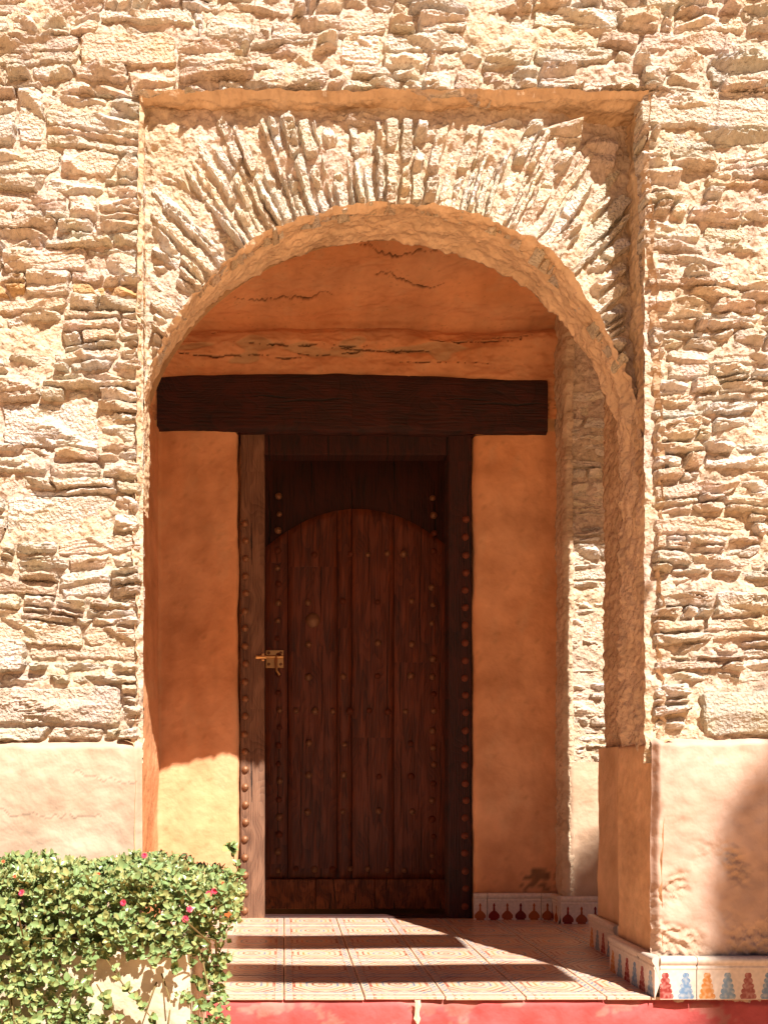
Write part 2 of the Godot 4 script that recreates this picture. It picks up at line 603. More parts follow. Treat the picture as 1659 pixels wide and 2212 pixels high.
func stone_shape(q: Array, z0: float, ds: float, opt := {}) -> Shape:
	# one split stone: a grid over its outline, broken along its bedding, with chipped faces and round shoulders
	var s := Shape.new()
	var a: Vector2 = q[0]
	var b: Vector2 = q[1]
	var c: Vector2 = q[2]
	var d: Vector2 = q[3]
	var ln := (a.distance_to(b) + d.distance_to(c)) * 0.5
	var ht := (a.distance_to(d) + b.distance_to(c)) * 0.5
	var nu := clampi(int(ceil(ln / ds)), 4, 120)
	var nv := clampi(int(ceil(ht / ds)), 4, 120)
	var sd := rng.randf() * 100.0
	var mid := (a + b + c + d) * 0.25
	var ax := (b - a + c - d).normalized()
	var tw := rng.randf_range(-0.16, 0.16)
	if opt.has("along"): ax = opt.along
	ax = ax.rotated(tw)
	var ay := Vector2(-ax.y, ax.x)
	var th := rng.randf_range(0.006, 0.017)
	var cl := rng.randf_range(0.03, 0.12)
	var rough := rng.randf()
	var smooth := 1.0
	if opt.get("dressed", rng.randf() < 0.14): smooth = 0.25
	var amp := lerpf(0.008, 0.019, rough) * smooth
	var base: float = opt.get("base", rng.randf_range(0.005, 0.036))
	var tx := rng.randf_range(-0.20, 0.20) * smooth
	var ty := rng.randf_range(-0.45, 0.42) * smooth
	var rc: float = minf(minf(ln, ht) * rng.randf_range(0.10, 0.40), 0.026)
	var edge := rng.randf_range(0.004, 0.013)
	var gap := rng.randf_range(0.0, 0.004)
	var pl := []
	for k in 7:
		if k < 3:   # broken undersides and left ends
			pl.append([rng.randf_range(0.001, 0.009), rng.randf_range(-0.3, 0.9) * smooth, rng.randf_range(0.5, 1.9) * smooth, rng.randf_range(-0.45, 0.3) * ln, rng.randf_range(-0.45, 0.25) * ht])
		else:
			pl.append([rng.randf_range(0.002, 0.011), rng.randf_range(-0.5, 0.5) * smooth, rng.randf_range(-0.9, 0.6) * smooth, rng.randf_range(-0.35, 0.35) * ln, rng.randf_range(-0.35, 0.35) * ht])
	var col: Color = opt.get("tone", TONES[rng.randi() % TONES.size()])
	col = col * rng.randf_range(0.86, 1.08)
	var warm: float = rng.randf_range(-0.03, 0.03)
	for j in nv + 1:
		var v := float(j) / nv
		for i in nu + 1:
			var u := float(i) / nu
			var p := a.lerp(b, u).lerp(d.lerp(c, u), v)
			var du := minf(u, 1.0 - u) * ln - gap
			var dv := minf(v, 1.0 - v) * ht - gap
			var wx := 0.007 * n3(p.x * 7.0, p.y * 9.0, 21) + 0.0025 * n3(p.x * 26.0, p.y * 30.0, 22)
			var wy := 0.006 * n3(p.x * 7.0, p.y * 9.0, 31) + 0.0025 * n3(p.x * 24.0, p.y * 30.0, 32)
			var r := p - mid
			var al := r.dot(ax)
			var ac := r.dot(ay)
			var e := minf(du, dv)
			if du < rc and dv < rc:
				e = rc - Vector2(rc - du, rc - dv).length()
			e += 0.004 * n3(p.x * 40.0, p.y * 40.0, sd)
			var t := ac / th + 0.7 * n3(al * 7.0, ac * 12.0, sd) + 8.0
			var k := floorf(t)
			var f := t - k
			var ci := al / cl + hsh(k, sd) * 9.0 + 0.35 * n3(al * 18.0, ac * 18.0, sd + 2.0)
			var o0 := hsh(k, floorf(ci), sd)
			var ci2 := al / cl + hsh(k + 1.0, sd) * 9.0 + 0.35 * n3(al * 18.0, ac * 18.0, sd + 2.0)
			var o1 := hsh(k + 1.0, floorf(ci2), sd)
			var off := lerpf(o0, o1, sstep(0.84, 1.0, f)) - 0.5
			var h := base + tx * r.x + ty * r.y + off * amp
			h += smooth * (0.007 * n3(p.x * 11.0, p.y * 19.0, sd) + 0.014 * (0.3 - absf(n3(p.x * 13.0 + p.y * 7.0, p.y * 25.0, sd + 7.0))) + 0.012 * (absf(n3(p.x * 24.0, p.y * 44.0 - p.x * 10.0, sd + 8.0)) - 0.3)) + 0.0065 * smooth * n3(al * 9.0, ac * 95.0, sd + 1.0) + 0.003 * smooth * n3(al * 30.0, ac * 70.0, sd + 1.0) + 0.0032 * smooth * n3(p.x * 75.0, p.y * 95.0, sd) + 0.0022 * smooth * n3(p.x * 150.0, p.y * 190.0, sd)
			for w in pl:
				h = minf(h, base + w[0] + w[1] * (r.x - w[3]) + w[2] * (r.y - w[4]) + 0.004 * off)
			h = maxf(h, base - 0.024 + 0.005 * off)
			if e < edge:
				var tt := clampf(e / edge, 0.0, 1.0)
				h -= (0.045 + base) * (1.0 - sqrt(tt * (2.0 - tt))) * (1.0 if e > -0.004 else 1.3)
			h = maxf(h, -0.05)
			if opt.has("clip"):
				p = opt.clip.call(p)
			s.v.append(Vector3(p.x + wx, p.y + wy, z0 + h))
			var g := 1.0 + 0.10 * n3(p.x * 22.0, p.y * 30.0, sd + 4.0) + 0.07 * n3(al * 20.0, ac * 90.0, sd + 6.0)
			s.c.append(Color(col.r * g * (1.0 + warm), col.g * g, col.b * g * (1.0 - warm * 1.4 + 0.1 * n3(p.x * 9.0, p.y * 9.0, 77))))
	s.grid(nu, nv)
	return s

func mortar_patch(x0: float, x1: float, y0: float, y1: float, z0: float, ds: float, keep = null, zf = null, lift := -0.0125) -> Shape:
	var nu := int(ceil((x1 - x0) / ds))
	var nv := int(ceil((y1 - y0) / ds))
	var s := Shape.new()
	for j in nv + 1:
		for i in nu + 1:
			var x := lerpf(x0, x1, float(i) / nu)
			var y := lerpf(y0, y1, float(j) / nv)
			var z: float = z0 if zf == null else zf.call(x, y)
			var h := lift + 0.010 * n3(x * 5.0, y * 8.0, 40) + 0.007 * n3(x * 17.0, y * 23.0, 41) + 0.0045 * n3(x * 48.0, y * 55.0, 42) + 0.0022 * n3(x * 110.0, y * 120.0, 43)
			s.v.append(Vector3(x, y, z + h))
			var g := 1.0 + 0.10 * n3(x * 8.0, y * 8.0, 44) + 0.10 * n3(x * 40.0, y * 40.0, 45)
			s.c.append(Color(0.62 * g, 0.485 * g, 0.37 * g * (1.0 + 0.1 * n3(x * 3.0, y * 3.0, 46))))
	var kp := PackedByteArray()
	if keep != null:
		kp.resize(nu * nv)
		for j in nv:
			for i in nu:
				kp[j * nu + i] = 1 if keep.call(lerpf(x0, x1, (i + 0.5) / nu), lerpf(y0, y1, (j + 0.5) / nv)) else 0
	s.grid(nu, nv, false, kp)
	return s

func left_edge(y: float) -> float:      # right-hand end of the masonry left of the gateway
	return -0.484 - 0.012 * (1.0 - sstep(1.2, 3.0, y)) + 0.006 * n3(y * 6.0, 2.0)

func right_edge(y: float) -> float:     # left-hand end of the masonry right of it
	return 1.226 + 0.045 * (1.0 - sstep(1.9, 3.0, y)) + 0.008 * n3(y * 6.0, 12.0)

const PANEL_TOP := 3.086
const DADO_L := 0.875
const DADO_R := 0.882
const WALL_X0 := -2.3
const WALL_X1 := 1.79
const WALL_Y1 := 3.75

func in_frame(p: Vector2) -> float:
	return 1.0 if p.x > -1.0 and p.x < 1.69 and p.y < 3.46 else 0.0

func stones_into(root: Node3D, shapes: Array, sizes: Array, limit := 290) -> void:
	var order := range(shapes.size())
	order.sort_custom(func(a, b): return sizes[a] > sizes[b])
	var rest := Shape.new()
	for k in order.size():
		var s: Shape = shapes[order[k]]
		s.facets = true
		rest.facets = true
		if k < limit: fast_obj("stone", k, s.mesh(), M.stone, root)
		else: rest.take(s)
	if rest.v.size():
		tag(obj("small_stones", rest.mesh(), M.stone, root), "", "", "", "stuff")

func stone_wall() -> void:
	var root := thing("stone_wall", "tall sunlit wall of pale split rubble stones framing the arched gateway", "wall")
	var ys := PackedFloat32Array([DADO_L])
	while ys[-1] < WALL_Y1:
		ys.append(ys[-1] + rng.randf_range(0.028, 0.088))
	var spans := func(y: float) -> Array:
		if y > PANEL_TOP - 0.012: return [[WALL_X0, WALL_X1]]
		return [[WALL_X0, left_edge(y)], [right_edge(y), WALL_X1]]
	# let one bed run along the top of the recess
	for i in ys.size():
		if absf(ys[i] - PANEL_TOP) < 0.055:
			ys[i] = PANEL_TOP + 0.02
	var shapes := []
	var sizes := []
	for q in lay(ys, spans):
		var mid: Vector2 = (q[0] + q[1] + q[2] + q[3]) * 0.25
		var vis := in_frame(mid)
		var opt := {}
		if mid.x < -0.48 and absf(mid.y - 2.43) < 0.018: opt.tone = Color(0.58, 0.37, 0.19)
		if mid.x > 1.40 and mid.y < 1.06: continue
		shapes.append(stone_shape(q, 0.0, 0.0045 if vis > 0 else 0.014, opt))
		sizes.append(vis * absf((q[1] - q[0]).cross(q[3] - q[0])))
	# the dressed block low on the right and its neighbours
	for q in [[[1.435, 0.893], [1.79, 0.893], [1.79, 1.055], [1.435, 1.05]]]:
		var w := []
		for e in q: w.append(Vector2(e[0], e[1]))
		shapes.append(stone_shape(w, 0.0, 0.006, {"dressed": true, "base": 0.034, "tone": Color(0.56, 0.50, 0.39)}))
		sizes.append(0.05)
	stones_into(root, shapes, sizes)
	# mortar that beds the stones, left, right and above
	var m := Shape.new()
	m.take(mortar_patch(WALL_X0, -0.487, 0.80, PANEL_TOP + 0.01, 0.0, 0.0085))
	m.take(mortar_patch(1.245, WALL_X1, 0.80, PANEL_TOP + 0.01, 0.0, 0.0085))
	m.take(mortar_patch(WALL_X0, WALL_X1, PANEL_TOP + 0.01, WALL_Y1, 0.0, 0.0085))
	obj("mortar", m.mesh(), M.mortar, root)
	# faces of the recess cut into the wall: soffit and two cheeks
	var rv := Shape.new()
	var warm := func(p: Vector3) -> Color:
		var g := 1.0 + 0.12 * n3(p.x * 9.0, p.y * 9.0, p.z * 9.0) + 0.1 * n3(p.x * 38.0, p.y * 38.0, p.z * 38.0)
		return Color(0.66 * g, 0.48 * g, 0.32 * g)
	rv.take(surf(260, 22, func(u: float, v: float) -> Vector3:
		var x := lerpf(-0.50, 1.25, u)
		var z := lerpf(0.014, -0.17, v)
		return Vector3(x, PANEL_TOP + 0.004 + 0.010 * n3(x * 6.0, z * 14.0, 51) + 0.005 * n3(x * 30.0, z * 30.0, 52) + 0.02 * sstep(-0.005, 0.014, z), z), warm))
	rv.take(surf(26, 200, func(u: float, v: float) -> Vector3:
		var y := lerpf(1.70, PANEL_TOP + 0.012, v)
		var z := lerpf(-0.20, 0.012, u)
		return Vector3(right_edge(y) + 0.006 + 0.012 * n3(z * 14.0, y * 7.0, 53) + 0.006 * n3(z * 34.0, y * 30.0, 54) + 0.012 * sstep(-0.01, 0.012, z) + 0.010, y, z), warm))
	rv.take(surf(26, 200, func(u: float, v: float) -> Vector3:
		var y := lerpf(1.70, PANEL_TOP + 0.012, v)
		var z := lerpf(0.012, -0.20, u)
		return Vector3(left_edge(y) - 0.003 + 0.005 * n3(z * 14.0, y * 7.0, 55) + 0.004 * n3(z * 34.0, y * 30.0, 56) - 0.012 * sstep(-0.006, 0.012, z), y, z), warm))
	obj("recess_reveal", rv.mesh(), M.rough_plaster, root)
	# plastered dado, smooth on the left, crumbling at the foot on the right
	var pcol := func(p: Vector3) -> Color:
		var g := 1.0 + 0.09 * n3(p.x * 2.5, p.y * 2.5, 70) + 0.07 * n3(p.x * 12.0, p.y * 12.0, 71)
		var cr := 0.0
		for k in 3:
			var yy: float = [0.62, 0.40, 0.74][k] + 0.05 * n3(p.x * 4.0, k * 3.0, 8) + 0.015 * n3(p.x * 20.0, k * 5.0, 9)
			if p.x < -0.5 and p.x > [-0.98, -0.85, -0.72][k] and p.x < [-0.62, -0.56, -0.5][k] and absf(p.y - yy) < 0.0028: cr = 1.0
		g *= 1.0 - 0.35 * cr
		return Color(0.62 * g, 0.455 * g, 0.345 * g)
	var dl := surf(300, 190, func(u: float, v: float) -> Vector3:
		var x := lerpf(WALL_X0, -0.487, u)
		var y := lerpf(-0.36, DADO_L + 0.012, v)
		var top := DADO_L + 0.006 * n3(x * 5.0, 3.0, 5)
		var z := 0.026 + 0.006 * n3(x * 2.4, y * 2.4, 72) + 0.0022 * n3(x * 14.0, y * 14.0, 73)
		z -= 0.055 * pow(sstep(top - 0.03, top + 0.012, y), 2.0)
		z -= 0.020 * pow(sstep(-0.512, -0.488, x), 2.0)
		return Vector3(x, y, z), pcol)
	obj("plaster_dado", dl.mesh(), M.plaster, root)
	var dcol := func(p: Vector3) -> Color:
		var g := 1.0 + 0.10 * n3(p.x * 4.0, p.y * 4.0, 75) + 0.07 * n3(p.x * 16.0, p.y * 16.0, 76)
		var bare := sstep(0.0, 0.22, 0.44 - p.y + 0.30 * n3(p.x * 4.5, p.y * 4.5, 80))
		return Color(0.61 * g, 0.44 * g, 0.36 * g).lerp(Color(0.55 * g, 0.40 * g, 0.31 * g), bare)
	var dr := surf(130, 230, func(u: float, v: float) -> Vector3:
		var x := lerpf(1.262, WALL_X1 + 0.02, u)
		var y := lerpf(-0.03, DADO_R + 0.014, v)
		var top := DADO_R + 0.008 * n3(x * 5.0, 13.0, 5)
		var bare := sstep(0.0, 0.22, 0.44 - y + 0.30 * n3(x * 4.5, y * 4.5, 80))
		var z := 0.030 + 0.009 * n3(x * 3.0, y * 3.0, 82) + 0.003 * n3(x * 14.0, y * 14.0, 83)
		z += bare * (-0.012 + 0.010 * n3(x * 10.0, y * 12.0, 84) + 0.009 * n3(x * 28.0, y * 32.0, 85) + 0.006 * absf(n3(x * 70.0, y * 75.0, 86)))
		z -= 0.060 * pow(sstep(top - 0.03, top + 0.014, y), 2.0)
		z -= 0.028 * pow(1.0 - sstep(1.262, 1.286, x), 2.0)
		return Vector3(x, y, z), dcol)
	obj("plaster_dado", dr.mesh(), M.plaster, root)
	# the back of the wall, its end and the stretch over the next bay
	var bk := Shape.new()
	var path := arch_path(60)
	for k in path.size() - 1:
		var p: Vector2 = path[k]
		var q: Vector2 = path[k + 1]
		p = AXC(p)
		q = AXC(q)
		var op := Vector2(WALL_X1 if p.x > AX else WALL_X0, minf(p.y, 4.0))
		var oq := Vector2(WALL_X1 if q.x > AX else WALL_X0, minf(q.y, 4.0))
		if p.y > ASP: op = p + (p - Vector2(AX, ASP)).normalized() * 3.0
		if q.y > ASP: oq = q + (q - Vector2(AX, ASP)).normalized() * 3.0
		for v2 in [op, oq]:
			pass
		op = Vector2(clampf(op.x, WALL_X0, WALL_X1), clampf(op.y, -0.36, 4.0))
		oq = Vector2(clampf(oq.x, WALL_X0, WALL_X1), clampf(oq.y, -0.36, 4.0))
		var z := -0.355
		bk.tri(Vector3(p.x, p.y, z), Vector3(q.x, q.y, z), Vector3(oq.x, oq.y, z), Vector3(0, 1, 5))
		bk.tri(Vector3(p.x, p.y, z), Vector3(oq.x, oq.y, z), Vector3(op.x, op.y, z), Vector3(0, 1, 5))
	for cs in [[Vector3(WALL_X0, 4.0, -0.355), Vector3(AX, 4.0, -0.355), Vector3(AX, 3.3, -0.355)]]:
		bk.tri(cs[0], cs[1], cs[2], Vector3(0, 1, 5))
	for i in bk.v.size(): bk.c.append(Color(0.5, 0.34, 0.2))
	obj("wall_back", bk.mesh(), M.plaster, root)
	var en := cbox(0.06, 4.3, 0.34, 0.015, Vector3(WALL_X1 + 0.012, 1.70, -0.185))
	for i in en.v.size(): en.c.append(Color(0.55, 0.4, 0.27))
	obj("wall_end", en.mesh(), M.rough_plaster, root)
	var top := cbox(7.2, 0.6, 0.36, 0.02, Vector3(1.14, 4.05, -0.18))
	for i in top.v.size(): top.c.append(Color(0.57, 0.42, 0.28))
	obj("wall_head", top.mesh(), M.rough_plaster, root)

# ---------------------------------------------------------------- the arch
func arch_path(k: int) -> Array:
	# from the foot of the right jamb, over the arch, to the foot of the left jamb
	var out := []
	for i in 40: out.append(Vector2(AX + ARX, lerpf(-0.01, ASP, i / 40.0)))
	for i in k + 1:
		var t := PI * i / k
		out.append(Vector2(AX + ARX * cos(t), ASP + ARY * sin(t)))
	for i in range(1, 41): out.append(Vector2(AX - ARX, lerpf(ASP, -0.01, i / 40.0)))
	return out

func AXC(p: Vector2) -> Vector2:
	var c := Vector2(AX, minf(p.y, ASP))
	return p + (p - c).normalized() * 0.05

func panel_z(x: float, y: float) -> float:
	return -0.078 - 0.095 * sstep(0.85, 1.25, x) + 0.036 * sstep(2.75, 3.06, y)

func arch_surround() -> void:
	var root := thing("arch_surround", "round arch of fanned split stones set in a shaded square recess", "arch")
	var inside := func(x: float, y: float) -> bool:
		var t := Vector2((x - AX) / (ARX + 0.012), (y - ASP) / (ARY + 0.012))
		return y < ASP and absf(x - AX) < ARX + 0.012 or y >= ASP and t.length() < 1.0
	var m := mortar_patch(-0.52, 1.31, 1.72, 3.13, 0.0, 0.0085, func(x: float, y: float) -> bool: return not inside.call(x, y), func(x: float, y: float) -> float: return panel_z(x, y), -0.0065)
	obj("panel_mortar", m.mesh(), M.mortar, root)
	# fan of stones
	var shapes := []
	var sizes := []
	var cen := Vector2(AX, ASP - 0.05)
	var a := deg_to_rad(3.0)
	while a < deg_to_rad(176.0):
		var wd := rng.randf_range(0.026, 0.060)
		if rng.randf() < 0.18: wd = rng.randf_range(0.018, 0.032)
		var r0 := 0.91
		var da := wd / (r0 + 0.12)
		var am := a + da * 0.5
		var hit := func(t: float, grow: float) -> Vector2:
			var dir := Vector2(cos(t), sin(t))
			var r := 0.7
			while inside.call(cen.x + dir.x * r, cen.y + dir.y * r) and r < 1.3: r += 0.006
			return cen + dir * (r - 0.012 + grow)
		var dirm := Vector2(cos(am), sin(am))
		var gr := rng.randf_range(-0.012, 0.016)
		var i0: Vector2 = hit.call(a, gr)
		var i1: Vector2 = hit.call(a + da, gr)
		var mx := rng.randf_range(0.32, 0.50)
		for lim in [[dirm.x, 1.245 - cen.x], [-dirm.x, cen.x + 0.475], [dirm.y, 3.06 - cen.y]]:
			if lim[0] > 0.01: mx = minf(mx, lim[1] / lim[0] - (i0 - cen).length() - 0.004)
		if mx > 0.035:
			var o0 := i0 + Vector2(cos(a), sin(a)) * mx
			var o1 := i1 + Vector2(cos(a + da), sin(a + da)) * mx * rng.randf_range(0.94, 1.0)
			var pieces := [[i1, i0, o0, o1]]
			if mx > 0.18 and rng.randf() < 0.55:
				var t := rng.randf_range(0.35, 0.7)
				var u := t + rng.randf_range(-0.06, 0.06)
				var m0 := i0.lerp(o0, t)
				var m1 := i1.lerp(o1, u)
				pieces = [[i1, i0, m0, m1], [m1, m0, o0, o1]]
			for q in pieces:
				var mid: Vector2 = (q[0] + q[1] + q[2] + q[3]) * 0.25
				shapes.append(stone_shape(q, panel_z(mid.x, mid.y), 0.0052, {"along": dirm, "base": rng.randf_range(0.016, 0.042), "tone": [Color(0.66, 0.585, 0.49), Color(0.63, 0.55, 0.45), Color(0.64, 0.53, 0.42)][rng.randi() % 3]}))
				sizes.append(wd * mx)
		a += da * rng.randf_range(1.0, 1.12)
	# thin level stones between the fan and the head of the recess
	for q in [[-0.20, 0.06, 2.905, 2.935], [-0.10, 0.10, 2.935, 2.965], [0.46, 0.60, 2.965, 3.02], [0.61, 0.86, 2.985, 3.055], [0.87, 1.05, 2.99, 3.05], [0.12, 0.44, 3.03, 3.07], [1.06, 1.2, 2.95, 3.04], [-0.43, -0.34, 2.81, 2.90]]:
		shapes.append(stone_shape([Vector2(q[0], q[2]), Vector2(q[1], q[2] - 0.004), Vector2(q[1] - 0.01, q[3]), Vector2(q[0] + 0.008, q[3] + 0.004)], panel_z(q[0], q[2]), 0.0052, {"base": 0.016}))
		sizes.append(0.01)
	stones_into(root, shapes, sizes)
	# soffit and jambs: lumpy plaster above, smooth below the dado line
	var path := arch_path(170)
	var dense := []
	for i in path.size() - 1:
		var p: Vector2 = path[i]
		var q: Vector2 = path[i + 1]
		var k := maxi(1, int(round(p.distance_to(q) / 0.0075)))
		for j in k: dense.append(p.lerp(q, float(j) / k))
	dense.append(path[-1])
	var nu := dense.size() - 1
	var nv := 44
	for part in 3:   # right dado jamb, arch, left dado jamb
		var s := Shape.new()
		var first := -1
		var count := 0
		for i in nu + 1:
			var p: Vector2 = dense[i]
			var low := p.y < DADO_R + 0.004
			var mine := (part == 0 and low and p.x > AX) or (part == 1 and p.y >= DADO_R - 0.06) or (part == 2 and low and p.x < AX)
			if not mine: continue
			count += 1
		for j in nv + 1:
			var v := float(j) / nv
			for i in nu + 1:
				var p: Vector2 = dense[i]
				var low := p.y < DADO_R + 0.004
				var mine := (part == 0 and low and p.x > AX) or (part == 1 and p.y >= DADO_R - 0.06) or (part == 2 and low and p.x < AX)
				if not mine: continue
				var nrm := Vector2(-1, 0) if p.x > AX else Vector2(1, 0)
				if p.y > ASP: nrm = -Vector2((p.x - AX) / (ARX * ARX), (p.y - ASP) / (ARY * ARY)).normalized()
				var zf := lerpf(0.008, panel_z(p.x, p.y) + 0.016, sstep(1.80, 2.02, p.y))
				var z := lerpf(zf, -0.36, v)
				var d := 0.0
				var w := i * 0.0075
				if part == 1:
					d = 0.011 * n3(w * 5.0, z * 9.0, 90) + 0.007 * n3(w * 15.0, z * 18.0, 91) + 0.004 * n3(w * 40.0, z * 45.0, 92) + 0.002 * n3(w * 95.0, z * 95.0, 96)
					d += sstep(0.75, 1.0, v) * (0.012 * absf(n3(w * 11.0, 1.0, 93)) + 0.010 * absf(n3(w * 30.0, 1.0, 94)) - 0.006)
					if v > 0.99: d -= 0.02
					if v < 0.06: d -= 0.010 * (1.0 - v / 0.06) + 0.006 * n3(w * 28.0, 5.0, 95)
				else:
					d = 0.008 + 0.006 * n3(w * 3.0, z * 5.0, 97) + 0.0018 * n3(w * 16.0, z * 16.0, 98)
					d -= 0.05 * pow(sstep(DADO_R - 0.025, DADO_R + 0.004, p.y), 2.0)
					if v < 0.09: d -= 0.014 * pow(1.0 - v / 0.09, 2.0)
					if v > 0.93: d -= 0.016 * pow((v - 0.93) / 0.07, 2.0)
					z = lerpf(0.026, -0.37, v)
				# the left jamb and haunch open out towards the porch
				if nrm.x > 0.0: d -= 0.075 * v * nrm.x * nrm.x
				if nrm.y < 0.0: d -= 0.045 * v * nrm.y * nrm.y
				var o := p + nrm * d
				s.v.append(Vector3(o.x, o.y, z))
				var g := 1.0 + 0.12 * n3(w * 4.0, z * 4.0, 100) + 0.10 * n3(w * 30.0, z * 30.0, 101)
				s.c.append(Color(0.80 * g, 0.61 * g, 0.43 * g) if part == 1 else Color(0.78 * g, 0.50 * g, 0.29 * g))
		s.grid(count - 1, nv, false)
		obj("arch_soffit" if part == 1 else "jamb_dado", s.mesh(), M.rough_plaster if part == 1 else M.plaster, root)

# ---------------------------------------------------------------- porch walls
func ochre(p: Vector3) -> Color:
	var g := 1.0 + 0.09 * n3(p.x * 2.2, p.y * 1.6, 110) + 0.035 * n3(p.x * 9.0, p.y * 7.0, 111) + 0.025 * n3(p.x * 40.0, p.y * 30.0, 112)
	var t := 0.5 + 0.8 * n3(p.x * 1.3, p.y * 0.9, 113 + p.z)
	var scuff := sstep(0.30, 0.55, n3(p.x * 7.0, p.y * 3.0, 114 + p.z)) * (0.5 + 0.5 * n3(p.x * 60.0, p.y * 30.0, 115))
	var drip := sstep(0.25, 0.6, n3(p.x * 17.0, p.y * 1.1, 116 + p.z))
	g *= 1.0 - 0.04 * drip
	var c := Color(0.80 * g, lerpf(0.385, 0.435, t) * g, lerpf(0.185, 0.245, t) * g)
	c = c.lerp(Color(0.74, 0.50, 0.31), 0.35 * clampf(scuff, 0.0, 1.0))
	# mould at the foot of the right panel and old nicks along the corners
	var q := Vector2((p.x - 1.33) / 0.085, (p.y - 0.215) / 0.075).length() + 0.9 * n3(p.x * 22.0, p.y * 22.0, 117)
	c = c.lerp(Color(0.17, 0.10, 0.05), 0.8 * (1.0 - sstep(0.5, 0.9, q)))
	var nick := sstep(0.74, 0.78, n3(p.x * 34.0, p.y * 34.0, 118 + p.z))
	return c.lerp(Color(0.40, 0.21, 0.09), 0.35 * nick)

func plan_wall(pts: Array, y0: float, y1: float, ds: float, amp: float, col: Callable, sd: float, fine := 0.0) -> Shape:
	# an upright wall over a line of points in plan, seen from the left of that line's direction
	var ln := PackedVector2Array()
	for i in pts.size() - 1:
		var k := maxi(1, int(round(pts[i].distance_to(pts[i + 1]) / ds)))
		for j in k: ln.append(pts[i].lerp(pts[i + 1], float(j) / k))
	ln.append(pts[-1])
	var nu := ln.size() - 1
	var nv := int(ceil((y1 - y0) / ds))
	var s := Shape.new()
	for j in nv + 1:
		var y := lerpf(y0, y1, float(j) / nv)
		for i in nu + 1:
			var t := (ln[mini(i + 1, nu)] - ln[maxi(i - 1, 0)]).normalized()
			var w := i * ds
			var d := amp * (n3(w * 2.2, y * 2.2, sd) + 0.35 * n3(w * 9.0, y * 9.0, sd + 1)) + fine * (n3(w * 22.0, y * 26.0, sd + 2) + 0.5 * n3(w * 60.0, y * 60.0, sd + 3))
			var p := Vector3(ln[i].x - t.y * d * -1.0, y, ln[i].y - t.x * d * 1.0 * -1.0)
			p = Vector3(ln[i].x - t.y * d, y, ln[i].y + t.x * d)
			s.v.append(p)
			s.c.append(col.call(p))
	s.grid(nu, nv, false)
	return s

